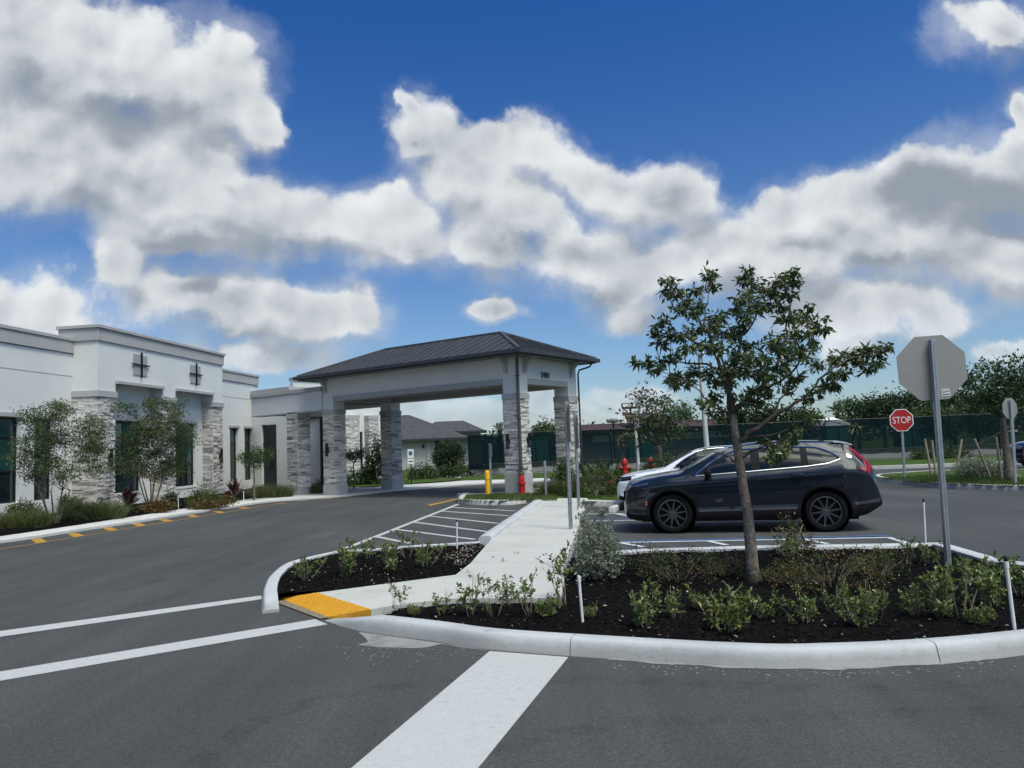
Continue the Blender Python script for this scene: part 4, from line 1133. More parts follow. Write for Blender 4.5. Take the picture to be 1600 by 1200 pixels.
def perforated_post(mb, top, s=.025, lean=(0, 0), hole=True, rot=0.0):
    M4 = Matrix.Rotation(rot, 4, 'Z')
    sh = Matrix(((1, 0, lean[0] / top, 0), (0, 1, lean[1] / top, 0), (0, 0, 1, 0), (0, 0, 0, 1)))
    mb.box(-s, s, -s, s, -.1, top, 0, M=sh @ M4)
    if hole:
        n = int(top / .0254)
        for k in range(2, n):
            z = k * .0254 + .01
            for (nx, ny) in ((0, -1), (-1, 0), (1, 0)):
                vs = []
                for q in range(6):
                    a = q * math.pi / 3; u_, v_ = .0075 * math.cos(a), .0075 * math.sin(a)
                    p = Vector((nx * (s + .0008) + (u_ if ny else 0), ny * (s + .0008) + (u_ if nx else 0), z + v_)); vs.append(sh @ M4 @ p)
                mb.add(vs, [tuple(range(6))], 1)


b = at(1482, 887, .10); tp = atY(1455.5, 531, b.y)
st = thing('stop_sign', 'bare aluminium back of a stop sign on perforated post in the right bed', 'stop sign', (b.x, b.y, .10))
ln = (tp.x - b.x, 0)
mb = MB(); perforated_post(mb, tp.z - .10, .026, ln, True, math.radians(10)); mb.build('post', [M['galv'], M['dark_gap']], st)
sc_ = atY(1458, 574, b.y); rr = math.radians(-8)
Ms = Matrix.Translation((sc_.x - b.x + .012, .052, sc_.z - .10)) @ Matrix.Rotation(rr, 4, 'Z') @ Matrix.Rotation(math.radians(-1.5), 4, 'Y')
o8 = octagon(.382); mb = MB()
mb.add([Ms @ Vector((x, 0, z)) for x, z in o8] + [Ms @ Vector((x, .004, z)) for x, z in o8], [tuple(range(7, -1, -1))] + [(i, (i + 1) % 8, 8 + (i + 1) % 8, 8 + i) for i in range(8)], 0)
mb.add([Ms @ Vector((x, .0045, z)) for x, z in o8], [tuple(range(8))], 1)
plate = mb.build('sign_plate', [M['sign_back'], M['sign_red']], st)
mb = MB(); mb.box(.075, .170, -.0035, -.0008, -.345, -.262, M=Ms); k_ = mb.build('sticker', M['sign_white'], plate)
text_mesh('sticker_mark', 'GW', .052, M['black'], plate, Ms @ Matrix.Translation((.1225, -.006, -.292)) @ Matrix.Rotation(math.pi / 2, 4, 'X'), .001)
mb = MB(); mb.box(.082, .163, -.0052, -.0038, -.332, -.322, M=Ms); mb.build('sticker_line', M['black'], plate)
mb = MB()
for z in (.28, -.28): mb.lathe([(.0001, -.034), (.010, -.034), (.010, -.026), (.0001, -.024)], 8, 'y', (sc_.x - b.x, 0, sc_.z - .1 + z))
mb.build('bolt', M['galv'], st)

b = at(1413.5, 748, .14); tp = atY(1408, 641, b.y)
st = thing('stop_sign', 'red stop sign facing the viewer on the right-hand lawn island', 'stop sign', (b.x, b.y, .14))
mb = MB(); perforated_post(mb, tp.z - .15, .03, (tp.x - b.x, 0), False); mb.build('post', M['galv'], st)
c_ = atY(1407.5, 656.5, b.y); Ms = Matrix.Translation((c_.x - b.x, -.05, c_.z - .14)) @ Matrix.Rotation(math.radians(-8), 4, 'Z')
mb = MB(); o8 = octagon(.36); o7 = octagon(.335)
mb.add([Ms @ Vector((x, 0, z)) for x, z in o8] + [Ms @ Vector((x, .006, z)) for x, z in o8], [tuple(range(7, -1, -1)), tuple(range(8, 16))] + [(i, (i + 1) % 8, 8 + (i + 1) % 8, 8 + i) for i in range(8)], 0)
mb.add([Ms @ Vector((x, -.003, z)) for x, z in o7], [tuple(range(7, -1, -1))], 1)
plate = mb.build('sign_plate', [M['sign_white'], M['sign_red']], st)
text_mesh('sign_text', 'STOP', .27, M['sign_white'], plate, Ms @ Matrix.Translation((0, -.008, -.01)) @ Matrix.Rotation(math.pi / 2, 4, 'X') @ Matrix.Diagonal((.88, 1.15, 1, 1)), .004)

b = at(1587, 757, .14); tp = atY(1579, 622, b.y)
st = thing('stop_sign', 'grey stop sign seen nearly edge-on beside the staked tree at the right edge', 'stop sign', (b.x, b.y, .14))
mb = MB(); perforated_post(mb, tp.z - .2, .03, (tp.x - b.x, 0), False); mb.build('post', M['galv'], st)
c_ = atY(1579.5, 638, b.y); Ms = Matrix.Translation((c_.x - b.x, .04, c_.z - .14)) @ Matrix.Rotation(math.radians(22), 4, 'Z')
mb = MB(); o8 = octagon(.285)
mb.add([Ms @ Vector((x, 0, z)) for x, z in o8] + [Ms @ Vector((x, .006, z)) for x, z in o8], [tuple(range(7, -1, -1))] + [(i, (i + 1) % 8, 8 + (i + 1) % 8, 8 + i) for i in range(8)], 0)
mb.add([Ms @ Vector((x, .0065, z)) for x, z in o8], [tuple(range(8))], 1); mb.build('sign_plate', [M['sign_back'], M['sign_red']], st)


def edge_sign_post(base, zb, top, lab, plate_px=None, cat='sign post', dark=False):
    b = at(base[0], base[1], zb); tp = atY(top[0], top[1], b.y)
    t = thing('sign_post', lab, cat, (b.x, b.y, zb), 0, 'grey sign posts seen edge-on')
    mb = MB(); perforated_post(mb, tp.z - zb, .028, (tp.x - b.x, 0), b.y < 20, .35); mb.build('post', [M['galv'], M['dark_gap']], t)
    if plate_px:
        p0 = atY(plate_px[0], plate_px[1], b.y); p1 = atY(plate_px[0], plate_px[2], b.y)
        mb = MB(); cx = (p0.x - b.x) + .0; rot = Matrix.Translation((cx + .035, 0, 0)) @ Matrix.Rotation(math.radians(97 if base[0] > 800 else 80) + math.atan2(-b.x, b.y) * 1.0, 4, 'Z')
        mb.box(-.15, .15, -.003, .003, p1.z - zb, p0.z - zb, M=rot); mb.build('sign_plate', M['sign_back'], t)
    return t


edge_sign_post((892, 827), .15, (884, 627), 'nearer grey sign post standing on the concrete walk, its sign edge-on', (885, 632, 690))
edge_sign_post((904.5, 793), .15, (898, 645), 'farther thin grey sign post at the end of the concrete walk by the bays', (899, 650, 700))
edge_sign_post((767.5, 772), .14, (765, 693), 'short grey sign post beside the yellow bollard', (765.5, 694, 714))
edge_sign_post((853, 776), .14, (851, 720), 'plain grey post at the edge of the ornamental grass by the canopy')
edge_sign_post((330.5, 775), .06, (329.5, 727), 'thin grey post in front of the building block nearest the third stone pilaster')
b = at(643, 756, .06); tp = atY(641, 702, b.y)
t = thing('parking_sign', 'small white two-panel sign on a dark post on the far lawn beyond the canopy', 'sign', (b.x, b.y, .06))
mb = MB(); mb.box(-.025, .025, -.025, .025, 0, tp.z - .06); mb.build('post', M['black'], t)
z1 = tp.z - .06
mb = MB(); mb.box(-.15, .15, -.035, -.027, z1 - .42, z1); pl_ = mb.build('sign_plate', M['sign_white'], t); mb = MB(); mb.box(-.09, .09, -.038, -.0355, z1 - .3, z1 - .1); mb.build('symbol', M['blue_paint'], pl_)
mb = MB(); mb.box(-.15, .15, -.035, -.027, z1 - .72, z1 - .46); pl_ = mb.build('sign_plate', M['sign_white'], t); mb = MB(); mb.box(-.1, .1, -.038, -.0355, z1 - .62, z1 - .57); mb.build('symbol', M['black'], pl_)

b = at(762.5, 774.5, .14); tp = atY(761.5, 735, b.y)
t = thing('bollard', 'bright yellow steel bollard on the grass strip by the canopy column', 'bollard', (b.x, b.y, .12))
mb = MB(); h = tp.z - .12; mb.lathe([(.08, 0), (.08, h - .06), (.07, h - .02), (.04, h), (.0001, h + .008)], 20); mb.build('post', M['yellow'], t, smooth=True, auto=50)
mb = MB(); mb.lathe([(.0815, h * .62), (.0818, h * .64), (.0818, h * .66), (.0815, h * .68)], 20); mb.build('band', mat('band_yellow', (.62, .30, .01), .5), t)

b = can.matrix_world
pd = NR + UU * (-.38) - VV * .38
t = thing('red_pipe_boot', 'red flanged iron pipe boot at the foot of the brown downspout', 'pipe boot', (pd.x, pd.y, .12))
mb = MB(); mb.lathe([(.0001, 0), (.14, 0), (.14, .05), (.105, .06), (.105, .32), (.13, .33), (.13, .40), (.10, .41), (.095, .62), (.075, .66), (.0001, .66)], 20); mb.build('body', M['red'], t, smooth=True, auto=35)
mb = MB(); mb.box(-.10, .10, -.03, .03, .665, .70); mb.lathe([(.09, .62), (.098, .64), (.098, .70), (.07, .72)], 16); mb.build('clamp', M['downspout'], t)


def red_standpipe(px, pb, pt, Y, lab, elbow):
    b = atY(px, pb, Y); tp = atY(px, pt, Y); h = tp.z - .12
    t = thing('red_hydrant', lab, 'fire hydrant', (b.x, Y, .12), 0, 'red fire pipe fittings in the hedge')
    mb = MB(); mb.lathe([(.12, 0), (.12, .06), (.07, .08), (.07, h * .55), (.115, h * .57), (.115, h * .62), (.08, h * .64), (.08, h * .84), (.105, h * .85), (.09, h * .93), (.045, h * .97), (.035, h), (.0001, h)], 18); mb.build('body', M['red'], t, smooth=True, auto=35)
    for s in (-1, 1):
        mb = MB(); mb.lathe([(.0001, 0), (.055, 0), (.055, .08), (.04, .10), (.0001, .10)], 12, 'y'); m4 = Matrix.Translation((s * .06, 0, h * .73)) @ Matrix.Rotation(-s * math.pi / 2, 4, 'Z')
        mb.v = [tuple(m4 @ Vector(v)) for v in mb.v]; mb.build('outlet_cap', M['red'], t, smooth=True, auto=35)
    if elbow:
        mb = MB(); mb.tube([(-.05, 0, h * .4), (-.3, -.1, h * .36), (-.55, -.15, h * .30), (-.6, -.15, h * .1)], .075, 12); mb.lathe([(.0001, -.02), (.11, -.02), (.11, .03), (.0001, .03)], 14, 'z', (-.6, -.15, h * .28)); mb.build('side_pipe', M['red'], t, smooth=True, auto=40)


red_standpipe(978, 765, 716, 23.6, 'red fire hydrant fitting with side elbow, left of the white-barked young tree', True)
red_standpipe(1018.5, 762, 714, 24.6, 'red upright fire hydrant fitting in the hedge right of the white-barked young tree', False)


def riser(base, zb, top, lab, tip, r=.013):
    b = at(base[0], base[1], zb); tp = atY(top[0], top[1], b.y); d = Vector((tp.x - b.x, 0, tp.z - zb))
    t = thing('irrigation_riser', lab, 'irrigation riser', (b.x, b.y, zb - .03), 0, 'white irrigation risers in the planting beds')
    mb = MB(); e = d * (.93 if tip else 1); mb.tube([(0, 0, -.05), e], r, 10); mb.tube([e - d.normalized() * .055, e - d.normalized() * .01], r * 1.28, 10); mb.build('pipe', M['pvc'], t, smooth=True, auto=50)
    if tip: mb = MB(); mb.tube([e + d.normalized() * .0005, d * .98, d], [r * 1.15, r * 1.15, r * .6], 10); mb.build('nozzle', M['black'], t, smooth=True, auto=50)


riser((911, 973), .11, (904, 894), 'leaning white pipe riser without a nozzle near the silvery shrub', False)
riser((1446, 848), .13, (1442.5, 776), 'white pipe riser with black nozzle at the far kerb beside the bare sign', True)
riser((1586, 985), .12, (1570, 862), 'white leaning pipe riser with black nozzle at the right edge by the front kerb', True, .014)
riser((714, 856), .12, (713.5, 809), 'white pipe riser with black nozzle in the left island beside the hatched bay', True)
riser((191, 806), .08, (190.5, 786), 'short white riser at the pavement in front of the first stone pilaster', False)
riser((279, 795), .08, (278, 774), 'short white riser by the middle pilaster of the building block', False)
riser((381, 784), .08, (380.5, 766), 'short white riser beside the dark red spiky plant near the canopy', False)

# ------------------------------------------------------------------ cars
def smooth_tab(tab, L, w=.05):
    xs = np.linspace(0, L, 600); ys = np.interp(xs, [t[0] for t in tab], [t[1] for t in tab])
    k = max(1, int(w / L * 600)); ker = np.ones(2 * k + 1) / (2 * k + 1)
    yp = np.concatenate([np.full(k, ys[0]) + (np.arange(-k, 0)) * (ys[1] - ys[0]), ys, np.full(k, ys[-1]) + (np.arange(1, k + 1)) * (ys[-1] - ys[-2])])
    ys = np.convolve(yp, ker, 'valid'); return lambda s: float(np.interp(s, xs, ys))


class Car:
    L = 4.69
    tops = [(0, .76), (.015, .90), (.05, .975), (.14, 1.02), (.39, 1.08), (.74, 1.135), (1.05, 1.172), (1.16, 1.20), (1.45, 1.355), (1.82, 1.545), (2.0, 1.605), (2.25, 1.65), (2.6, 1.685), (2.96, 1.692), (3.4, 1.685), (3.8, 1.665), (4.10, 1.635), (4.22, 1.585), (4.34, 1.46), (4.47, 1.33), (4.575, 1.20), (4.605, 1.08), (4.63, .94), (4.665, .76), (4.69, .58)]
    wid = [(0, .58), (.03, .71), (.10, .80), (.25, .87), (.5, .91), (.9, .93), (1.4, .925), (3.0, .925), (3.7, .935), (4.1, .92), (4.4, .87), (4.58, .80), (4.69, .70)]
    bots = [(0, .36), (.1, .27), (.5, .22), (4.1, .24), (4.4, .30), (4.69, .46)]
    belts = [(0, .60), (.05, .78), (.14, .88), (.39, .97), (.74, 1.03), (1.1, 1.06), (1.43, 1.08), (2.46, 1.135), (3.42, 1.19), (4.0, 1.235), (4.3, 1.22), (4.5, 1.13), (4.62, .86), (4.69, .54)]
    edges = [(0, .40), (.1, .62), (.3, .72), (.74, .80), (1.1, .79), (1.3, .76), (1.82, .66), (2.2, .615), (3, .60), (3.9, .59), (4.2, .60), (4.45, .66), (4.6, .68), (4.69, .60)]
    fw, rw, wr = .95, 3.70, .374

    def __init__(s):
        s.T, s.W, s.B, s.K, s.E = (smooth_tab(t, s.L, w) for t, w in ((s.tops, .035), (s.wid, .05), (s.bots, .06), (s.belts, .06), (s.edges, .08)))

    def params(s, x):
        zt = s.T(x); zb = s.B(x); W = s.W(x); zb = min(zb, zt - .1); zk = min(max(s.K(x), zb + .06), zt - .035); yk = W - .043; ye = min(s.E(x), yk - .03)
        cr = .075 if x < 1.1 else (.055 if x < 4.1 else .035); cr = min(cr, max((zt - zk) * .55, .012)); return zt, zb, W, zk, yk, ye, zt - cr

    def y(s, x, z):
        zt, zb, W, zk, yk, ye, ze = s.params(x)
        if z <= zk:
            t = max(0, (z - zb) / max(zk - zb, 1e-6)); base = W + .012 - .055 * max(0, 1 - t / .22) ** 2
            crease = .012 * math.exp(-((t - .86) / .07) ** 2) - .026 * math.exp(-((t - .34) / .15) ** 2)
            roll = -.055 * max(0, (t - .82) / .18) ** 1.6
            return base + (crease if .5 < x < s.L - .4 else crease * .3) + roll
        q = min(1, (z - zk) / max(ze - zk, 1e-6)); return yk + (ye - yk) * q + .03 * math.sin(math.pi * q) * min(1, (ze - zk) / .3)

    def section(s, x, nl=22, nu=10, nt=8):
        zt, zb, W, zk, yk, ye, ze = s.params(x); pts = [(0, zb + .02), (W * .8, zb)]
        for i in range(nl + 1): z = zb + .015 + (zk - zb - .015) * i / nl; pts.append((s.y(x, z), z))
        for i in range(1, nu + 1): z = zk + (ze - zk) * i / nu; pts.append((s.y(x, z), z))
        for i in range(1, nt + 1): q = i / nt; pts.append((ye * (1 - q), ze + (zt - ze) * (1 - (1 - q) ** 2.2)))
        return pts

    def patch(s, mb, x0, x1, lo, hi, off=.005, nx=24, nz=6, sides=(-1, 1), mi=0):
        for sd in sides:
            P = []
            for j in range(nz + 1):
                row = []
                for i in range(nx + 1):
                    x = x0 + (x1 - x0) * i / nx; a, b = lo(x), hi(x); z = a + (b - a) * j / nz; row.append((x, sd * (s.y(x, z) + off), z))
                P.append(row)
            mb.grid(P, mi, flip=(sd > 0))
            # rim so that the patch has thickness
            for row in (P[0], P[-1]):
                mb.grid([row, [(p[0], p[1] - sd * (off + .004), p[2]) for p in row]], mi)
            for c in (0, -1):
                mb.grid([[r[c] for r in P], [(r[c][0], r[c][1] - sd * (off + .004), r[c][2]) for r in P]], mi)

    def line(s, mb, pts, r, off=.004, sides=(-1, 1), n=6):
        for sd in sides: mb.tube([(x, sd * (s.y(x, z) + off), z) for x, z in pts], r, n)

    def body(s):
        xs = [0, .008, .02, .04] + list(np.arange(.07, s.L - .06, .03)) + [s.L - .05, s.L - .03, s.L - .012, s.L]
        secs = [s.section(x) for x in xs]; k = len(secs[0]); mb = MB(); V = []; F = []
        for x, sec in zip(xs, secs):
            for y, z in sec: V.append([x, -y, z])
        off = len(V)
        for x, sec in zip(xs, secs):
            for y, z in sec: V.append([x, y, z])
        ra = s.wr + .07

        def arch(c):
            for cx in (s.fw, s.rw):
                if math.hypot(c[0] - cx, c[2] - s.wr) < ra and abs(c[1]) > .55: return cx
            return None
        for o, fl in ((0, 0), (off, 1)):
            for i in range(len(xs) - 1):
                for j in range(k - 1):
                    q = [o + i * k + j, o + (i + 1) * k + j, o + (i + 1) * k + j + 1, o + i * k + j + 1]
                    c = [sum(V[v][a] for v in q) / 4 for a in range(3)]
                    if arch(c) is not None: continue
                    F.append(tuple(q[::-1] if fl else q))
        used = {v for f in F for v in f}
        for v in used:
            cx = arch(V[v])
            if cx is not None and abs(V[v][1]) > .6:
                dx, dz = V[v][0] - cx, V[v][2] - s.wr; l = math.hypot(dx, dz) or 1; V[v][0] = cx + dx / l * ra; V[v][2] = s.wr + dz / l * ra
        n0 = len(xs) - 1
        F.append(tuple([j for j in range(k)] + [off + j for j in range(k - 1, -1, -1)])[::-1]); F.append(tuple([n0 * k + j for j in range(k)] + [off + n0 * k + j for j in range(k - 1, -1, -1)]))
        mb.add(V, F); return mb

    def top_patch(s, mb, x0, x1, inset, off=.006, nx=14, ny=14):
        P = []
        for i in range(nx + 1):
            x = x0 + (x1 - x0) * i / nx; zt, zb, W, zk, yk, ye, ze = s.params(x); row = []
            for j in range(ny + 1):
                y = (ye - inset) * (2 * j / ny - 1); q = 1 - abs(y) / ye; row.append((x, y, ze + (zt - ze) * (1 - (1 - q) ** 2.2) + off))
            P.append(row)
        mb.grid(P)


def wheel_parts(parent, x, y, r, side):
    """tyre and ten-spoke rim; side -1 = near side (outside faces -y)"""
    w = .225; mb = MB(); k = side
    ri = r * .745
    prof = [(ri, -.10), (ri + .02, -.108), (r * .90, -.112), (r * .965, -.10), (r, -.075), (r, .075), (r * .965, .10), (r * .90, .112), (ri + .02, .108), (ri, .10)]
    mb.lathe(prof, 44, 'y', (0, 0, 0), close=True)
    hub = thing('wheel', None, None); hub.parent = parent; hub.location = (x, y, r)
    mb.build('tyre', M['tyre'], hub, smooth=True, auto=40)
    mb = MB(); o = k * .09
    mb.lathe([(ri - .001, o), (ri - .022, o + k * .004), (ri - .03, o - k * .012), (ri - .035, -o * .9), (ri - .001, -o)], 44, 'y')
    for a in range(10):
        q = 2 * math.pi * a / 10 + .157; c, s_ = math.cos(q), math.sin(q); wd0, wd1 = .021, .013
        for (d0, d1) in ((0, 0),):
            p = [(.045, -wd0), (.045, wd0), (ri - .026, wd1), (ri - .026, -wd1)]; vs = []
            for yy in (o - k * .002, o - k * .03):
                for (rad, t) in p:
                    dish = -k * .016 * (1 - rad / ri); vs.append((rad * c - t * s_, yy + dish, rad * s_ + t * c))
            mb.add(vs, [(0, 1, 2, 3), (7, 6, 5, 4), (0, 1, 5, 4), (1, 2, 6, 5), (2, 3, 7, 6), (3, 0, 4, 7)])
    mb.lathe([(.0001, o - k * .012), (.030, o - k * .012), (.058, o - k * .020), (.062, o - k * .05), (.0001, o - k * .05)], 20, 'y')
    mb.build('rim', M['rim'], hub, smooth=True, auto=30)
    mb = MB(); mb.lathe([(.0001, o - k * .075), (ri - .05, o - k * .075), (ri - .05, o - k * .09), (.0001, o - k * .09)], 32, 'y'); mb.build('brake_disc', M['plastic'], hub)


def build_car(c, label, loc, rot, paint, rim_open=True, scale=1.0):
    t = thing('parked_car', label, 'car', loc, rot); t.scale = (scale,) * 3
    body = c.body().build('body', paint, t, smooth=True, auto=32)
    body.location = (-c.L / 2, 0, 0)

    def part(mb, name, m, par=None, sm=True):
        o = mb.build(name, m, t, smooth=sm, auto=35); o.location = (-c.L / 2, 0, 0); return o
    # wheel wells
    mb = MB()
    for cx in (c.fw, c.rw):
        for sd in (-1, 1):
            P = []
            for a in range(25):
                q = math.pi * a / 24 * 1.16 - .25; r = c.wr + .072; P.append([(cx + r * math.cos(q), sd * .925 * .985, c.wr + r * math.sin(q)), (cx + r * math.cos(q), sd * .56, c.wr + r * math.sin(q))])
            mb.grid(P)
            mb.add([(cx + (c.wr + .072) * math.cos(2 * math.pi * a / 24), sd * .56, c.wr + (c.wr + .072) * math.sin(2 * math.pi * a / 24)) for a in range(24)], [tuple(range(24))])
    mb.box(.35, c.L - .4, -.62, .62, .20, .34)
    part(mb, 'wheel_well', M['dark_gap'])
    # black lower cladding and arch trims, glass, lamps: one object for each side of the car
    sill_hi = lambda x: .40 + .012 * x
    zl = smooth_tab([(0, 1.0), (1.40, 1.085), (2.46, 1.145), (3.42, 1.205), (3.8, 1.25), (4.02, 1.325), (c.L, 1.5)], c.L, .03)
    zu = smooth_tab([(0, 0.3), (1.40, 1.088), (1.70, 1.315), (2.0, 1.485), (2.22, 1.545), (2.6, 1.565), (3.35, 1.562), (3.62, 1.54), (3.8, 1.475), (4.02, 1.335), (c.L, .9)], c.L, .02)
    zu2 = lambda x: max(zu(x), zl(x) + .004)
    tz = lambda x: c.T(x) - .045
    for sd in (-1, 1):
        S = (sd,)
        for cx in (c.fw, c.rw):
            P = []
            for a in range(29):
                q = -.30 + (math.pi + .60) * a / 28; row = []
                for r, of in ((c.wr + .066, -.03), (c.wr + .066, .010), (c.wr + .075, .014), (c.wr + .118, .012), (c.wr + .124, -.004)):
                    x, z = cx + r * math.cos(q), c.wr + r * math.sin(q); z = max(z, c.B(x) + .01); row.append((x, sd * (c.y(x, z) + of), z))
                P.append(row)
            mb = MB(); mb.grid(P, flip=(sd < 0)); part(mb, 'arch_trim', M['plastic'])
        for (a, b, lo, hi, of, n_) in ((c.fw + c.wr + .10, c.rw - c.wr - .10, lambda x: c.B(x) + .01, sill_hi, .012, 24), (.06, c.fw - c.wr - .10, lambda x: c.B(x) + .005, lambda x: c.B(x) + .12, .010, 8), (c.rw + c.wr + .10, c.L - .015, lambda x: c.B(x) + .005, lambda x: .47 + .10 * (x - 4.1), .012, 10)):
            mb = MB(); c.patch(mb, a, b, lo, hi, of, nx=n_, sides=S); part(mb, 'cladding', M['plastic'])
        mb = MB(); c.patch(mb, c.fw + c.wr + .12, c.rw - c.wr - .12, lambda x: sill_hi(x) - .006, lambda x: sill_hi(x) + .022, .016, nz=2, sides=S); part(mb, 'sill_strip', M['rim'])
        mb = MB(); c.patch(mb, c.rw + c.wr + .13, c.L - .03, lambda x: .475 + .10 * (x - 4.1), lambda x: .515 + .13 * (x - 4.1), .014, nx=10, nz=2, sides=S); part(mb, 'bumper_strip', M['rim'])
        mb = MB(); c.patch(mb, 1.42, 4.0, zl, zu2, .003, nx=60, nz=8, sides=S); part(mb, 'pillar_trim', M['plastic'])
        for a, b in ((1.60, 2.44), (2.60, 3.33), (3.45, 3.95)):
            mb = MB(); c.patch(mb, a, b, lambda x: zl(x) + .022, lambda x: max(zu2(x) - .022, zl(x) + .026), .008, nx=30, nz=8, sides=S); part(mb, 'side_window', M['carglass'])
        xs = np.linspace(1.42, 4.0, 60)
        loop = [(x, zl(x) - .004) for x in xs] + [(4.012, (zl(4.0) + zu2(4.0)) / 2)] + [(x, zu2(x) + .004) for x in xs[::-1]]
        mb = MB(); c.line(mb, loop, .012, .004, sides=S); part(mb, 'chrome_trim', M['chrome'])
        for x, z in ((2.28, 1.015), (3.24, 1.055)):
            mb = MB(); y = c.y(x, z); pts = [(x + dx, sd * (y + dy), z + .006 * dx) for dx, dy in ((-.115, .002), (-.09, .028), (0, .036), (.09, .030), (.115, .004))]
            mb.tube(pts, [.012, .017, .018, .017, .012], 8); part(mb, 'door_handle', paint)
        mb = MB(); cx, cy, cz = 1.66, sd * (c.y(1.62, 1.10) + .15), 1.135; P = []
        for i in range(9):
            th = math.pi * i / 8; row = []
            for j in range(17): ph = 2 * math.pi * j / 16; q = abs(math.sin(th)) ** .6; row.append((cx + .075 * math.cos(ph) * q * (1.15 if math.cos(ph) < 0 else .75), cy + .13 * math.cos(th), cz + .078 * math.sin(ph) * q))
            P.append(row)
        mb.grid(P); mb.tube([(1.64, sd * (c.y(1.64, 1.08) - .02), 1.06), (1.66, cy - sd * .04, 1.10)], [.045, .035], 8); part(mb, 'door_mirror', M['plastic'])
        mb = MB(); c.patch(mb, .03, .50, lambda x: .865 + .13 * x, lambda x: min(c.K(x) - .005, .905 + .24 * x if x < .3 else .977 + .02 * (x - .3)), .006, nx=16, nz=4, sides=S); part(mb, 'headlight', M['lamp_clear'])
        mb = MB(); c.patch(mb, .08, .46, lambda x: .892 + .14 * x, lambda x: .898 + .155 * x, .010, nx=10, nz=2, sides=S); part(mb, 'running_light', M['chrome'])
        mb = MB(); c.patch(mb, .02, .40, lambda x: .76 + .12 * x, lambda x: .86 + .13 * x, .007, nx=14, nz=4, sides=S); part(mb, 'lamp_bezel', M['plastic'])
        mb = MB(); c.patch(mb, c.fw - .50, c.fw - .47, lambda x: .54, lambda x: .63, .012, nx=3, nz=4, sides=S); part(mb, 'side_marker', M['amber'])
        mb = MB()
        c.patch(mb, 4.205, 4.60, lambda x: max(1.09, tz(x) - .075) if x < 4.43 else max(.985, 1.12 - 2.2 * max(0, .05 - abs(x - 4.48))) * (1 if x < 4.56 else .99), lambda x: tz(x), .012, nx=26, nz=5, sides=S)
        c.patch(mb, 4.30, 4.44, lambda x: 1.135 - .45 * (x - 4.30), lambda x: 1.142 + .12 * (x - 4.30), .012, nx=8, nz=3, sides=S)
        part(mb, 'tail_light', M['lamp_red'])
        mb = MB(); mb.tube([(x, sd * (c.E(x) - .02), c.T(x) - .022) for x in np.linspace(2.05, 3.95, 14)], .012, 6); part(mb, 'roof_rail', M['plastic'])
    mb = MB(); c.top_patch(mb, 1.19, 1.88, .045, .006); part(mb, 'windscreen', M['carglass'])
    mb = MB(); c.top_patch(mb, 4.19, 4.47, .05, .006, 8); part(mb, 'rear_window', M['carglass'])
    mb = MB()
    for pts in ([(1.385, 1.05), (1.39, .85), (1.40, .60), (1.42, .44)], [(2.52, 1.13), (2.53, .9), (2.53, .6), (2.53, .44)], [(3.42, 1.18), (3.43, 1.05), (3.36, .86), (3.24, .74), (3.18, .58), (3.17, .45)], [(1.0, 1.045), (.7, 1.015), (.45, .965)], [(4.05, 1.14), (4.3, 1.12), (4.45, 1.08)], [(3.78, 1.0), (3.92, 1.0), (3.92, 1.12)], [(.16, .62), (.36, .64), (.52, .80)]):
        fine = []
        for (a, b) in zip(pts[:-1], pts[1:]): fine += [(a[0] + (b[0] - a[0]) * k / 6, a[1] + (b[1] - a[1]) * k / 6) for k in range(6)]
        for sd in (-1, 1): mb = MB(); c.line(mb, fine + [pts[-1]], .0035, .0005, sides=(sd,)); part(mb, 'panel_gap', M['dark_gap'])
    # spoiler, antenna, roof strips, front grille
    mb = MB(); P = []
    for (x, dz) in ((3.92, .004), (4.06, .022), (4.22, .015), (4.33, -.012), (4.33, -.035), (4.16, -.03)):
        zt = np.interp(x, [3.92, 4.33], [1.648, 1.588]); P.append([(x - .05 * (abs(j) / 6) ** 2, .60 * j / 6, zt + dz - .035 * (abs(j) / 6) ** 2) for j in range(-6, 7)])
    mb.grid(P); mb.box(4.1, 4.30, -.60, -.575, 1.42, 1.56); mb.box(4.1, 4.30, .575, .60, 1.42, 1.56); part(mb, 'spoiler', paint)
    mb = MB(); mb.add([(3.70, 0, c.T(3.70) - .005), (3.88, .02, c.T(3.88) - .005), (3.88, -.02, c.T(3.88) - .005), (3.84, .012, c.T(3.84) + .062), (3.84, -.012, c.T(3.84) + .062)], [(0, 1, 3), (0, 4, 2), (1, 2, 4, 3), (0, 3, 4)]); part(mb, 'antenna_fin', paint, sm=False)
    mb = MB()
    for z0, z1 in ((.40, .56), (.62, .80)): mb.grid([[(-.012 - .0 * abs(y), y, z) for y in np.linspace(-.5, .5, 9)] for z in (z0, z1)])
    part(mb, 'grille', M['plastic'], sm=False)
    for cx in (c.fw, c.rw):
        for sd in (-1, 1): wheel_parts(t, cx - c.L / 2, sd * .80, c.wr, sd)
    return t


pf = at(1054, 834, 0); pr_ = at(1292, 831.7, 0)
hd = Vector((pr_.x - pf.x, pr_.y - pf.y, 0)).normalized(); ang = math.atan2(hd.y, hd.x); per = Vector((-hd.y, hd.x, 0))
suv = Car()
mid = (pf + pr_) / 2 + per * (.90 * .96); mid += hd * ((suv.L / 2 - (suv.fw + suv.rw) / 2) * .95)
build_car(suv, 'dark charcoal blue SUV parked in the bay behind the foreground tree', (mid.x, mid.y, 0), ang, M['suv_paint'], scale=.95)


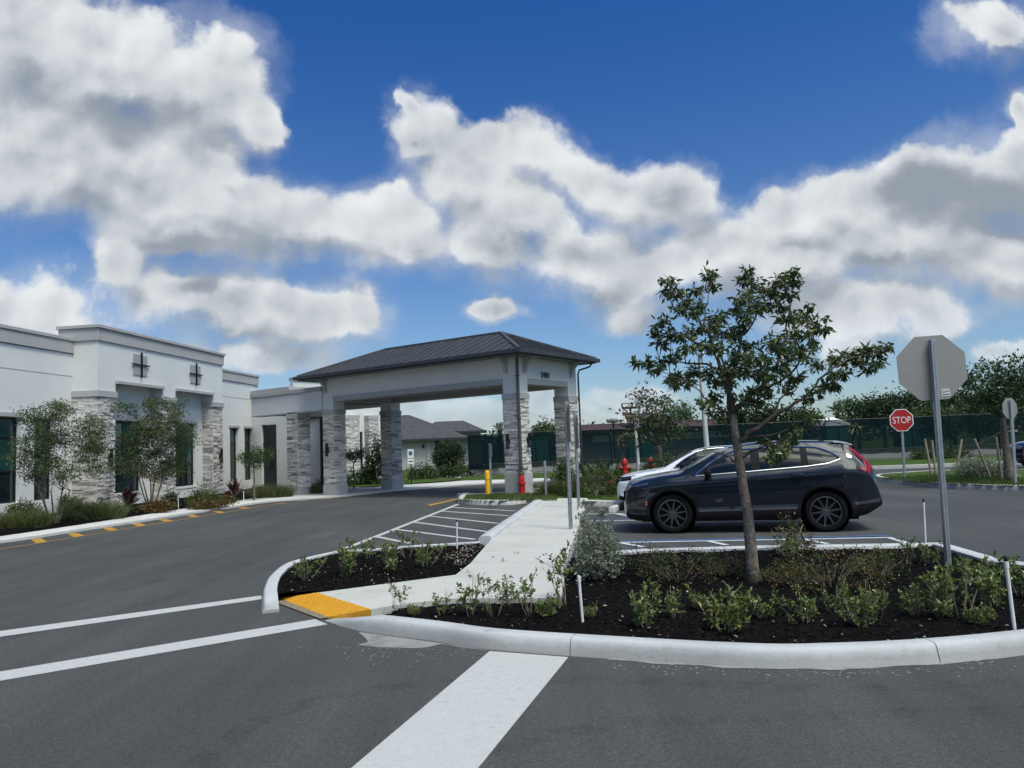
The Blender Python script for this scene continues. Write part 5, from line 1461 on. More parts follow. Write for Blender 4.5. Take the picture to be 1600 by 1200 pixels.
class WhiteCar(Car):
    tops = [(0, .70), (.02, .82), (.06, .88), (.14, .92), (.39, .99), (.74, 1.04), (1.05, 1.085), (1.16, 1.12), (1.45, 1.30), (1.82, 1.50), (2.0, 1.56), (2.25, 1.60), (2.6, 1.62), (2.96, 1.62), (3.4, 1.60), (3.8, 1.56), (4.08, 1.53), (4.20, 1.46), (4.33, 1.34), (4.46, 1.24), (4.55, 1.14), (4.60, 1.02), (4.63, .9), (4.665, .74), (4.69, .58)]
    belts = [(0, .62), (.05, .76), (.14, .82), (.39, .90), (.74, .96), (1.1, 1.0), (1.43, 1.03), (2.46, 1.09), (3.42, 1.15), (4.0, 1.20), (4.3, 1.18), (4.5, 1.09), (4.62, .86), (4.69, .54)]
    wid = [(0, .62), (.03, .72), (.10, .80), (.25, .86), (.5, .90), (.9, .93), (1.4, .925), (3.0, .925), (3.7, .935), (4.1, .92), (4.4, .87), (4.58, .80), (4.69, .70)]


wf = atY(955, 775, 19.2)
wc = WhiteCar(); fx = Vector((wf.x + .12, 19.2, 0)); mid = fx + hd * (wc.L / 2) + per * .85
wcar = build_car(wc, 'white car with its nose showing past the dark SUV', (mid.x, mid.y, 0), ang, M['white_car']); wcar.scale = (1, 1, .93)
mb = MB()
for y in (-.56, .56):
    sd = -1 if y < 0 else 1
    mb.add([(-.02 - wc.L / 2, y, .80), (.02 - wc.L / 2, y * 1.14, .79), (.06 - wc.L / 2, y * 1.18, .60), (-.0 - wc.L / 2, y * .7, .42), (-.02 - wc.L / 2, y * .78, .60)], [(0, 1, 2, 4), (4, 2, 3)])
mb.build('front_intake', M['plastic'], wcar)
bc = at(1600, 742, 0)
build_car(Car(), 'dark blue car half hidden by silver shrubs at the far right edge', (bc.x + 4.6, 30.5, 0), math.radians(-6), M['blue_car'])
# wheel stop in front of the white car
ws = at(958, 800, 0)
t = thing('wheel_stop', 'pale concrete wheel stop under the nose of the white car', 'wheel stop', (ws.x + .15, ws.y + .5, 0), ang)
mb = MB(); mb.prism([(-.08, -.9), (.08, -.9), (.08, .9), (-.08, .9)], 0, .14); mb.build('block', M['concrete'], t, bevel=.02)
mb = MB()
for y in (-.6, .6): mb.lathe([(.0001, .142), (.016, .142), (.016, .150), (.0001, .152)], 8, 'z', (0, y, 0))
mb.build('pin', M['galv'], t)

# ------------------------------------------------------------------ vegetation
def jit(rng, s): return Vector((rng.gauss(0, s), rng.gauss(0, s), rng.gauss(0, s)))


def rdir(rng):
    v = Vector((rng.gauss(0, 1), rng.gauss(0, 1), rng.gauss(0, 1))); return v.normalized()


def vary(c, rng, a=.18):
    q = rng.uniform(1 - a, 1 + a); w_ = rng.uniform(-.08, .08); return (c[0] * q * (1 + w_), c[1] * q, c[2] * q * (1 - w_))


GREEN = [(.040, .076, .022), (.054, .096, .028), (.074, .118, .036), (.034, .064, .022)]
DARKG = [(.018, .038, .015), (.026, .050, .019), (.040, .068, .024)]
YELG = [(.085, .105, .022), (.065, .090, .022), (.10, .11, .03)]
OLIVE = [(.050, .062, .022), (.062, .070, .026), (.040, .052, .020)]
SILV = [(.20, .225, .185), (.26, .28, .235), (.15, .175, .14), (.31, .33, .29)]


def curve_pts(p0, p1, bend, n=5):
    p0 = Vector(p0); p1 = Vector(p1); return [p0.lerp(p1, k / n) + Vector(bend) * math.sin(math.pi * k / n) for k in range(n + 1)]


def tree(name, label, cat, loc, trunk_h, trunk_r, clumps, leaf, dens, pal, rng, mbark='bark', lean=(0, 0), stems=1, spread=.12, group=None, limb=True, wrat=.45, fill=.75):
    """clumps: (dx, dy, dz, rx, ry, rz) ellipsoids above the base; leaves spread through each volume, denser near its skin"""
    t = thing(name, label, cat, loc, 0, group); mt = MB(); ml = MB()
    for s_ in range(stems):
        a = 2 * math.pi * s_ / max(stems, 1) + rng.random(); o = Vector((math.cos(a), math.sin(a), 0)) * (spread if stems > 1 else 0)
        top = Vector((lean[0], lean[1], trunk_h)) + o * (4.0 if stems > 1 else 0)
        mt.tube(curve_pts(o * .5 + Vector((0, 0, -.08)), top, (rng.uniform(-.06, .06) * trunk_h * .4, 0, 0), 6), [trunk_r * q for q in (1.25, 1.0, .92, .86, .8, .72, .6)], 9)
        if limb:
            for (dx, dy, dz, rx, ry, rz) in clumps:
                if stems > 1 and rng.random() < .72: continue
                c = Vector((dx, dy, dz)); mt.tube(curve_pts(top * .97, c, jit(rng, .07 * trunk_h), 5), [trunk_r * q for q in (.42, .30, .22, .15, .10, .04)], 6)
                for k in range(4):
                    e = c + Vector((rng.gauss(0, rx * .5), rng.gauss(0, ry * .5), rng.gauss(0, rz * .5))); mt.tube(curve_pts(top.lerp(c, .6), e, jit(rng, .04), 3), [trunk_r * .13, trunk_r * .10, trunk_r * .07, trunk_r * .03], 5)
    for (dx, dy, dz, rx, ry, rz) in clumps:
        n = int(dens * (rx * ry * rz) ** (2 / 3) / (leaf * leaf) * 42); sub = max(3, n // 22); base = rng.choice(pal)
        for k in range(sub):
            d = rdir(rng); q = rng.random() ** (1 / 3) * fill + (1 - fill) * .9 if rng.random() < .85 else rng.uniform(.9, 1.18)
            c = Vector((dx + d.x * rx * q, dy + d.y * ry * q, dz + d.z * rz * q)); col = rng.choice(pal) if rng.random() < .5 else base
            for m in range(22):
                p = c + Vector((rng.gauss(0, leaf * 1.3), rng.gauss(0, leaf * 1.3), rng.gauss(0, leaf * .9))); dd = rdir(rng) + d * .5; dd.z -= .25
                ml.leaf(p, dd, rdir(rng) + Vector((0, 0, .8)), leaf * rng.uniform(.7, 1.25), leaf * wrat, vary(col, rng))
    mt.build('trunk', M[mbark], t, smooth=True); ml.build('crown', M['leaf'], t)
    return t


# ---- young tree in the right bed (limbs and leaf sprays surveyed in metres about its own stem)
rt = random.Random(77)
tb = at(1178, 908, .105); TY = tb.y
t = thing('young_tree', 'young open-crowned tree with grey trunk standing in the black mulch of the right planting bed', 'tree', (tb.x, TY, .10))


def tp_(x, y, dy=0.0):   # plan of the limbs: photograph px -> local metres at depth offset dy
    p = atY(960 + x / 3.478, 400 + y / 3.478, TY + dy); return Vector((p.x - tb.x, dy, p.z - .10))


mt = MB(); ml = MB()
P_ = lambda lst, dy0, dy1: [tp_(x, y, dy0 + (dy1 - dy0) * i / (len(lst) - 1)) for i, (x, y) in enumerate(lst)]
trunk = [Vector((0, 0, -.06)), tp_(752, 1700), tp_(725, 1400), tp_(700, 1260), tp_(682, 1130), tp_(668, 1030), tp_(655, 950), tp_(642, 860)]
mt.tube(trunk, [.115, .068, .056, .052, .050, .050, .042, .036], 16)
limbs = [([(642, 860), (625, 740), (585, 640), (540, 520), (470, 360), (380, 240), (300, 140)], 0, -.35, .036),
         ([(642, 860), (632, 700), (660, 560), (700, 430), (728, 280), (720, 90)], 0, .3, .036),
         ([(650, 840), (740, 750), (840, 670), (900, 540), (940, 380), (985, 130)], 0, .35, .036),
         ([(668, 1030), (740, 960), (860, 870), (960, 815), (1060, 745), (1150, 640), (1290, 560), (1480, 505)], 0, -.30, .034),
         ([(668, 1050), (700, 1000), (800, 975), (900, 960), (960, 930), (1010, 880)], 0, .25, .024),
         ([(682, 1110), (740, 1060), (820, 1020), (900, 1000), (930, 1020)], 0, -.35, .020),
         ([(655, 1115), (600, 1085), (540, 1060), (480, 1040)], 0, -.25, .014),
         ([(620, 740), (560, 620), (480, 585), (380, 580), (250, 575), (115, 585)], -.1, .45, .020),
         ([(640, 850), (590, 840), (540, 800), (480, 760), (400, 690), (310, 670)], 0, -.5, .018),
         ([(740, 750), (860, 700), (960, 640), (1040, 520), (1100, 400), (1130, 380)], .1, -.3, .020),
         ([(632, 700), (590, 560), (580, 430), (570, 340)], .05, .5, .020),
         ([(700, 430), (770, 330), (800, 200)], .1, -.2, .016),
         ([(470, 480), (360, 430), (250, 400)], -.2, -.6, .014),
         ([(860, 870), (900, 780), (990, 720), (1000, 660)], -.1, .35, .016),
         ([(480, 380), (500, 250), (530, 130)], -.2, .1, .012),
         ([(655, 950), (560, 870), (520, 850)], 0, .4, .016)]
nodes = []
for lst, d0, d1, r in limbs:
    pts = P_(lst, d0, d1); sp = [Vector(q) for q in smooth_path([tuple(p) for p in pts], 3)]
    sp = [p + jit(rt, .012) if 0 < i < len(sp) - 1 else p for i, p in enumerate(sp)]
    k = len(sp); mt.tube(sp, [r * (.92 - .80 * i / (k - 1)) for i in range(k)], 7, 1); nodes += sp[2:]
clus = [(300, 140, 42), (290, 200, 36), (340, 220, 40), (390, 250, 45), (440, 190, 40), (520, 110, 40), (530, 180, 32), (470, 270, 46), (360, 290, 38), (420, 320, 42), (250, 370, 42), (220, 420, 38), (300, 420, 46), (260, 480, 42), (370, 440, 52), (450, 420, 52), (540, 350, 52), (585, 335, 42), (520, 400, 55), (590, 420, 50), (400, 500, 46), (480, 500, 58), (560, 500, 58),
        (120, 585, 28), (190, 590, 36), (250, 580, 42), (230, 620, 32), (320, 560, 42), (300, 670, 32), (350, 660, 38), (330, 700, 30), (400, 690, 35), (440, 640, 42), (520, 640, 56), (560, 690, 58), (600, 640, 52),
        (720, 90, 26), (710, 130, 32), (760, 150, 42), (690, 240, 42), (740, 220, 48), (800, 190, 42), (660, 290, 38), (700, 320, 52), (770, 290, 56), (840, 270, 48), (970, 90, 36), (940, 150, 42), (890, 140, 38), (870, 200, 46), (950, 210, 38), (900, 280, 42), (990, 150, 26),
        (920, 350, 42), (980, 340, 42), (1040, 310, 36), (1100, 360, 42), (1130, 400, 36), (1050, 420, 58), (980, 430, 48), (1090, 470, 42), (880, 460, 48), (880, 1085, 36), (935, 1055, 34), (965, 1000, 34), (1010, 950, 34), (1065, 880, 34), (820, 1000, 30), (840, 490, 42), (900, 520, 58), (960, 540, 48), (1040, 560, 58), (1000, 500, 48),
        (700, 400, 48), (640, 450, 46), (660, 540, 58), (740, 490, 58), (720, 560, 58), (780, 560, 58), (820, 590, 52), (650, 620, 58), (700, 640, 58), (780, 660, 56), (850, 650, 58), (930, 630, 56), (980, 660, 52), (620, 700, 52), (760, 730, 50), (940, 720, 52), (900, 600, 48),
        (1120, 600, 42), (1180, 640, 42), (1150, 700, 36), (1200, 560, 36), (1240, 580, 46), (1290, 540, 46), (1340, 580, 46), (1380, 620, 30), (1330, 530, 36), (1430, 540, 30), (1480, 500, 30), (1440, 580, 22), (1390, 500, 22), (1250, 650, 36), (1190, 720, 30),
        (1050, 780, 36), (1100, 740, 38), (890, 1040, 46), (930, 1020, 36), (900, 1080, 26), (560, 780, 46), (480, 800, 34), (540, 850, 34), (1320, 930, 24), (860, 1110, 24), (700, 790, 40), (760, 800, 36), (830, 760, 44)]
MPX = 1.18 * TY / FOC / 3.478
for cx, cy, cr in clus:
    c = tp_(cx, cy, rt.uniform(-.45, .45) * (1 if 300 < cx < 1100 else .5)); r = cr * MPX
    nd = min(nodes, key=lambda q: (q - c).length + .6 * max(0, q.z - c.z)); mt.tube(curve_pts(nd, c, jit(rt, .02), 3), [.0065, .005, .004, .0025], 5, 1)
    for tw in range(8):
        d = rdir(rt); d.z = d.z * .6 + .25; e = c + d * r * rt.uniform(.7, 1.3); mt.tube([c, e], [.003, .0015], 4, 1, cap=False)
        for k in range(int(3 + cr * .14)):
            p = c.lerp(e, rt.uniform(.1, 1.05)) + jit(rt, r * .14); dd = rdir(rt) + d * .5; dd.z -= .55
            ml.leaf(p, dd, rdir(rt) + Vector((0, 0, .6)), rt.uniform(.052, .108), rt.uniform(.022, .040), vary(rt.choice(((.060, .092, .030), (.082, .120, .040), (.125, .155, .062), (.064, .096, .036), (.05, .078, .03))), rt))
mt.build('trunk', [M['bark'], M['dark_bark']], t, smooth=True); ml.build('crown', M['leaf_gloss'], t)
# dark bark markings come from the bark material itself

# a few fallen leaves on the walk
rl = random.Random(303)
for px, py, lab in ((773, 871, 'dark fallen leaf on the walk nearest the pale pebbles'), (783, 877, 'curled fallen leaf on the middle of the concrete walk'), (804, 866, 'larger dark fallen leaf on the concrete walk'), (850, 868, 'small fallen leaf on the walk toward its right edge'), (882, 866, 'dark leaf clump on the right edge of the walk by the silver shrub'), (840, 787, 'reddish fallen twig at the far end of the walk')):
    b = at(px, py, .15); o = MB(); d = Vector((rl.uniform(-1, 1), rl.uniform(-.5, .5), .05))
    for q in range(3): o.leaf(Vector((rl.uniform(-.03, .03), rl.uniform(-.03, .03), .008)), d + jit(rl, .4) * Vector((1, 1, .2)).length * .4, Vector((0, 0, 1)), .052, .028, (.05, .032, .022))
    o = o.build('fallen_leaf', M['leaf']); o.location = b; tag(o, lab, 'leaf', 'fallen leaves on the walk')

# ---- small shrubs of the planting beds
def shrub_proto(seed, h, nst, leaf, pal, name, label, sparse=1.0, splay=.55):
    rng = random.Random(seed); t = thing(name, label, 'shrub'); ms = MB(); ml = MB()
    for s_ in range(nst):
        a = rng.uniform(0, 2 * math.pi); sp = rng.uniform(.1, splay); hh = h * rng.uniform(.6, 1.0)
        tip = Vector((math.cos(a) * sp * hh, math.sin(a) * sp * hh, hh)); b = Vector((math.cos(a), math.sin(a), 0)) * rng.uniform(.01, .04)
        pts = curve_pts(b - Vector((0, 0, .03)), tip, (math.cos(a) * .05 * hh, math.sin(a) * .05 * hh, 0), 5); ms.tube(pts, [.0048, .0044, .0038, .0032, .0028, .002], 6)
        ends = [(tip, (pts[-1] - pts[-2]).normalized())]
        for k in range(rng.randint(3, 6)):
            q = rng.uniform(.25, .9); p = pts[0].lerp(pts[-1], q) + Vector((math.cos(a), math.sin(a), 0)) * .05 * hh * math.sin(math.pi * q); d = (rdir(rng) + Vector((0, 0, .55))).normalized(); e = p + d * hh * rng.uniform(.14, .40)
            ms.tube([p, e], [.0028, .0018], 5, cap=False); ends.append((e, d))
        for e, d in ends:
            if rng.random() > sparse: continue
            for k in range(rng.randint(8, 13)):   # whorl at the twig end
                dd = (rdir(rng) + d * .9); nn = d + jit(rng, .35); p = e - d * rng.uniform(0, .085)
                ml.leaf(p, dd, nn, leaf * rng.uniform(.65, 1.2), leaf * .46, vary(rng.choice(pal), rng, .25))
            for k in range(3): ml.leaf(e.lerp(Vector((e.x * .5, e.y * .5, e.z * .5)), rng.random() * .8) + jit(rng, .015), rdir(rng), Vector((0, 0, 1)), leaf * .9, leaf * .4, vary(rng.choice(pal), rng))
    ms.build('stem', M['twig'], t, smooth=True); ml.build('foliage', M['leaf_gloss'], t)
    return t


SHR = [(.10, .15, .032), (.13, .18, .042), (.070, .112, .028), (.18, .20, .06)]
protos = [shrub_proto(101, .46, 5, .052, SHR, 'green_shrub', '', .85, .75), shrub_proto(102, .42, 6, .050, SHR, 'green_shrub', '', .85, 1.0), shrub_proto(103, .52, 4, .050, SHR, 'green_shrub', '', .85, .55), shrub_proto(104, .36, 8, .055, SHR + [(.15, .14, .04)], 'green_shrub', '', 1.0, .9), shrub_proto(105, .50, 8, .056, SHR, 'green_shrub', '', .95, .75)]
# (px, py, proto, height px in the photograph, label)
SHRUBS = [(478, 906, 1, 42, 'splayed green shrub nearest the rounded end of the left kerb'),
          (545, 900, 4, 58, 'bushy green shrub with pale stems, second from the rounded end of the left bed'),
          (575, 873, 0, 40, 'small shrub against the back kerb of the left bed where the hatching starts'),
          (608, 893, 4, 52, 'green shrub in the middle of the left bed, tall shoots overlapping the kerb'),
          (636, 873, 2, 46, 'narrow upright shrub at the back kerb of the left bed'),
          (665, 886, 1, 44, 'green shrub with spreading bare stems left of the pale pebbles'),
          (626, 957, 2, 46, 'upright sparse shrub nearest the yellow pad in front of the walk'),
          (648, 962, 3, 24, 'low tuft of leaves at the tip of the front bed behind the kerb'),
          (690, 962, 0, 44, 'sparse shrub with yellowing low leaves by the front kerb before the walk'),
          (735, 964, 0, 66, 'shrub leaning left with its tallest shoot reaching up the walk'),
          (772, 963, 2, 68, 'upright shrub with three pale stems in front of the pale walk'),
          (800, 946, 1, 42, 'wide low shrub at the near edge of the walk'),
          (829, 962, 2, 62, 'tall thin shrub beside the yellow-leaved one before the walk'),
          (852, 964, 3, 42, 'dense shrub with a yellow leaf tuft near the walk corner'),
          (884, 945, 2, 84, 'long-stemmed bare shrub at the corner of walk and right bed'),
          (922, 966, 3, 26, 'tiny shrub right of the leaning white riser'),
          (1010, 980, 4, 72, 'full green shrub in the front row, first right of the silver bush'),
          (1052, 966, 0, 54, 'green shrub behind the front row, left of the tree'),
          (1135, 986, 3, 82, 'bushy shrub with one yellow leaf left of the trunk foot in the front row'),
          (1258, 976, 1, 58, 'wide open shrub with a bright yellow leaf at its foot right of the trunk'),
          (1345, 980, 4, 70, 'leafy shrub in the front row midway between trunk and bare sign back'),
          (1370, 968, 0, 62, 'taller shrub just right of the middle of the front row'),
          (1432, 962, 1, 58, 'shrub with bare lower stems left of the bare sign post'),
          (1470, 966, 4, 82, 'dense shrub at the foot of the bare sign post'),
          (1500, 968, 2, 92, 'tall many-stemmed shrub just right of the bare sign post'),
          (1418, 878, 2, 40, 'shrub at the back of the right bed left of the far white riser'),
          (1450, 882, 1, 40, 'small shrub at the back kerb below the far white riser'),
          (1190, 968, 1, 46, 'low open shrub just right of the trunk foot in the front row'),
          (1300, 958, 0, 44, 'small shrub in front of the broad rusty shrub'),
          (1095, 952, 3, 34, 'low leafy shrub in front of the rusty shrub left of the trunk'),
          (1530, 975, 3, 40, 'low bushy shrub by the front kerb left of the right-hand leaning riser'),
          (1556, 950, 4, 84, 'large bushy shrub left of the right-hand leaning riser'),
          (1600, 935, 0, 78, 'shrub at the right edge of the picture behind the leaning riser'),
          (1520, 905, 3, 42, 'low shrub at the back kerb right of the bare sign post'),
          (1232, 870, 1, 38, 'reddish-tipped shrub at the back of the right bed near the dark car')]
rs = random.Random(9)
hp = [.50, .45, .55, .42, .54]
first = [True] * 5
for px, py, k, hpx, lab in SHRUBS:
    b = at(px, py, .10); hm = hpx * b.y / FOC; sc = max(.3, min(2.5, 1.06 * hm / hp[k])); rz = rs.uniform(0, 6.28)
    if first[k]:
        o = protos[k]; first[k] = False; o.location = (b.x, b.y, .095); o.rotation_euler = (0, 0, rz); o.scale = (sc,) * 3; tag(o, lab, 'shrub', 'small green shrubs in the mulch beds')
    else: dup(protos[k], (b.x, b.y, .095), rz, sc, lab, 'small green shrubs in the mulch beds')


def bush(name, label, cat, loc, rx, ry, h, leaf, n, pal, rng, stems=8, m='leaf', group=None, flat=.0, wrat=.45, upright=0.0, twigm='twig', clumpy=26):
    """low mass: stems from the base with leaf clumps scattered through a dome"""
    t = thing(name, label, cat, loc, 0, group); ms = MB(); ml = MB()
    for k in range(stems):
        a = rng.uniform(0, 6.28); q = rng.uniform(.3, .95); e = Vector((math.cos(a) * rx * q, math.sin(a) * ry * q, h * rng.uniform(.4, .9) * (1 - .3 * q))); ms.tube(curve_pts((e.x * .12, e.y * .12, -.04), e, (0, 0, h * .08), 4), [.012, .010, .008, .006, .004], 5)
    for k in range(max(1, int(n * 1.9) // clumpy)):
        a = rng.uniform(0, 6.28); q = math.sqrt(rng.random()); zmax = h * math.sqrt(max(0, 1 - (q * .92) ** 2)) * (1 + .12 * math.sin(3 * a)); z = zmax * (rng.random() ** .6); c = Vector((math.cos(a) * rx * q, math.sin(a) * ry * q, z)); col = rng.choice(pal)
        for j in range(clumpy):
            p = c + Vector((rng.gauss(0, leaf * 1.1), rng.gauss(0, leaf * 1.1), rng.gauss(0, leaf * 1.0)))
            if p.z < .0: p.z = abs(p.z)
            d = rdir(rng) + Vector((c.x / rx * .6, c.y / ry * .6, .35 + upright)); ml.leaf(p, d, rdir(rng) + Vector((0, 0, .6)), leaf * rng.uniform(.7, 1.3), leaf * wrat, vary(col, rng, .22))
    ms.build('stem', M[twigm], t, smooth=True); ml.build('foliage', M[m], t)
    return t


# silver bush: two stacked masses in one thing
b = at(935, 905, .1)
sv = bush('silver_shrub', 'silvery grey-green bush at the corner of the walk and the right bed', 'shrub', (b.x, b.y, .09), .24, .22, .56, .045, 1300, SILV, random.Random(41), 9, wrat=.5)
ml = MB(); rng = random.Random(42)
for (dx, dz, r) in ((-.10, .58, .11), (.10, .62, .10), (-.14, .72, .07), (.08, .78, .06), (-.12, .88, .05), (.02, .48, .15), (-.16, .40, .11), (.18, .36, .12)):
    for j in range(int(150 * r / .12)):
        p = Vector((dx + rng.gauss(0, r * .5), rng.gauss(0, r * .5), dz + rng.gauss(0, r * .5))); ml.leaf(p, rdir(rng) + Vector((0, 0, .5)), rdir(rng), rng.uniform(.032, .058), .022, vary(rng.choice(SILV), rng, .25))
ml.build('foliage', M['leaf'], sv)
mt = MB()
for (dx, dz) in ((-.12, .90), (.08, .80), (-.14, .74), (.10, .66)): mt.tube(curve_pts((0, 0, 0), (dx, .02, dz), (.04, 0, 0), 4), [.011, .009, .007, .005, .003], 6)
mt.build('stem', M['twig'], sv)
# rusty low shrubs in the middle of the right bed
RUST = [(.075, .092, .028), (.11, .088, .030), (.060, .085, .028), (.15, .085, .030), (.055, .078, .026)]
for (px, py, wpx, hpx, lab, sd) in ((1062, 908, 66, 52, 'rusty brown-green low shrub left of the foreground trunk', 51), (1128, 900, 36, 40, 'thin rusty shrub close against the left of the trunk', 52), (1300, 918, 92, 62, 'broad rusty olive shrub right of the foreground trunk', 53), (1238, 912, 46, 34, 'low rusty shrub between the trunk and the broad rusty one', 54), (1372, 900, 50, 44, 'rusty orange-tipped shrub toward the bare sign post', 55), (1010, 890, 36, 44, 'small thin rusty shrub right of the silver bush', 57)):
    b = at(px, py, .1); k = b.y / FOC; bush('rusty_shrub', lab, 'shrub', (b.x, b.y, .09), wpx * k * .98, wpx * k * .8, hpx * k, .030, int(11 * wpx), RUST, random.Random(sd), 12, group='rusty low shrubs in the right bed', wrat=.42, twigm='dark_bark', clumpy=14)
b = at(1242, 862, .1); bush('rusty_shrub', 'taller rusty sprig standing up before the rear wheel of the dark car', 'shrub', (b.x, b.y, .09), .22, .2, .5, .045, 420, [(.10, .085, .03), (.08, .08, .03)], random.Random(56), 4, group='rusty low shrubs in the right bed')


# ---- planting beside the building
def grass_clump(label, loc, rx, ry, h, n, rng, cols=((.060, .088, .024), (.085, .115, .034), (.13, .135, .06), (.045, .068, .020), (.16, .145, .08)), name='ornamental_grass'):
    t = thing(name, label, 'ornamental grass', loc, 0, None); mb = MB()
    for k in range(n):
        a = rng.uniform(0, 6.28); q = math.sqrt(rng.random()); b = Vector((math.cos(a) * rx * q, math.sin(a) * ry * q, -.02)); d = Vector((rng.gauss(0, .42), rng.gauss(0, .42), 1)).normalized(); L = h * (rng.uniform(.35, 1.0) + .22 * math.sin(b.x * 5.3 + 1.7) * math.sin(b.y * 4.1)); w_ = rng.uniform(.008, .016); s = d.cross(Vector((rng.uniform(-1, 1), rng.uniform(-1, 1), 0))).normalized() * w_ / 2
        m = b + d * L * .55; e = b + d * L * .95 + Vector((d.x, d.y, -.35)) * L * .35; c = vary(rng.choice(cols), rng)
        mb.add([b - s, b + s, m + s * .8, m - s * .8, e], [(0, 1, 2, 3), (3, 2, 4)], 0, c)
    mb.build('blade', M['leaf'], t); return t


def px_mass(px, py, z): b = at(px, py, z); return b, b.y / FOC


for (px, py, wpx, hpx, n, lab, sd) in ((30, 824, 42, 36, 2600, 'mass of soft green ornamental grass at the far left below the wide window', 61), (140, 811, 46, 38, 2600, 'mass of soft green grass between the pale-stemmed tree and the dark red cordyline', 62), (420, 776, 36, 26, 2200, 'green grass clump along the pavement before the small round-headed tree', 63), (484, 770, 18, 22, 900, 'narrow dark grass clump between the lobby column and the canopy column', 64), (868, 776, 22, 36, 1700, 'tall ornamental grass at the foot of the right rear canopy column', 65), (832, 762, 6, 10, 200, 'small tuft of grass behind the near canopy column', 66)):
    b, k = px_mass(px, py, .1); grass_clump(lab, (b.x, b.y + wpx * k * .25, .08), wpx * k, wpx * k * .55, hpx * k * 1.12, n, random.Random(sd))


def crape(px, py, label, clumps, seed, npx=None):
    b = at(px, py, .1); k = b.y / FOC; rng = random.Random(seed); cl = [((x - px) * k, rng.uniform(-.5, .5), (py - y) * k, r * k, r * k, r2 * k) for x, y, r, r2 in clumps]
    return tree('multi_stem_tree', label, 'tree', (b.x, b.y, .08), 52 * k, .026, cl, .075, .95, [(.050, .082, .026), (.066, .100, .032), (.085, .105, .040), (.040, .068, .022)], rng, 'bark', stems=5, spread=.10, group='multi-stemmed trees beside the building', wrat=.42, fill=.85)


crape(84, 818, 'airy multi-stemmed tree with pale trunks in front of the narrow window and first pilaster', [(55, 650, 20, 14), (85, 640, 18, 12), (110, 648, 20, 14), (130, 668, 20, 18), (145, 695, 16, 18), (120, 700, 24, 22), (95, 680, 24, 22), (65, 685, 24, 22), (45, 712, 14, 16), (75, 720, 24, 18), (110, 735, 22, 16), (140, 730, 14, 14), (50, 738, 14, 12)], 71)
crape(236, 797, 'dense multi-stemmed tree covering the recessed windows between the pilasters', [(205, 640, 16, 12), (240, 636, 20, 14), (265, 638, 16, 14), (280, 655, 14, 12), (235, 665, 26, 20), (262, 675, 24, 20), (210, 680, 22, 18), (200, 705, 20, 16), (228, 705, 26, 20), (255, 712, 24, 20), (285, 690, 18, 16), (300, 672, 10, 10), (215, 730, 20, 14), (245, 738, 22, 14), (270, 735, 16, 12), (192, 725, 12, 10)], 72)


def topiary(px, py, top, label, clumps, seed, pal=GREEN, leaf=.075, r=.035, group='small round-headed trees'):
    b = at(px, py, .08); k = b.y / FOC; rng = random.Random(seed); cl = [((x - px) * k, rng.uniform(-.15, .15), (py - y) * k, rr * k, rr * k, rr * .85 * k) for x, y, rr in clumps]
    return tree('small_tree', label, 'tree', (b.x, b.y, .06), (py - top) * k, r, cl, leaf, 1.15, pal, rng, 'bark', group=group)


topiary(397, 781, 724, 'small round-headed tree in front of the paired narrow windows', [(398, 708, 13), (386, 716, 10), (410, 716, 10), (398, 722, 11), (417, 708, 8), (380, 712, 6)], 81)
topiary(553, 763, 722, 'small round-headed tree seen under the canopy by the stone wing', [(553, 714, 9), (545, 711, 7), (561, 710, 8), (567, 706, 6), (541, 706, 4)], 82, DARKG)


def cordyline(px, py, label, rpx, seed):
    b = at(px, py, .1); k = b.y / FOC; rng = random.Random(seed); t = thing('red_cordyline', label, 'spiky plant', (b.x, b.y, .08), 0, 'dark red spiky plants'); mb = MB(); ms = MB()
    ms.tube([(0, 0, -.05), (0, 0, .3 * rpx * k)], [.05, .035], 8)
    for j in range(70):
        a = rng.uniform(0, 6.28); el = rng.uniform(.25, 1.45); d = Vector((math.cos(a) * math.cos(el), math.sin(a) * math.cos(el), math.sin(el))); L = rpx * k * rng.uniform(.75, 1.25); c = vary(rng.choice(((.050, .014, .022), (.075, .020, .030), (.034, .012, .018), (.09, .035, .035))), rng)
        s = d.cross(Vector((0, 0, 1))).normalized() * .035; p0 = Vector((0, 0, .25 * rpx * k)); m = p0 + d * L * .55 + Vector((0, 0, .04)); e = p0 + d * L + Vector((0, 0, -.12 * L))
        mb.add([p0 - s * .4, p0 + s * .4, m + s, m - s, e], [(0, 1, 2, 3), (3, 2, 4)], 0, c)
    ms.build('stem', M['dark_bark'], t); mb.build('leaf', M['leaf_gloss'], t)


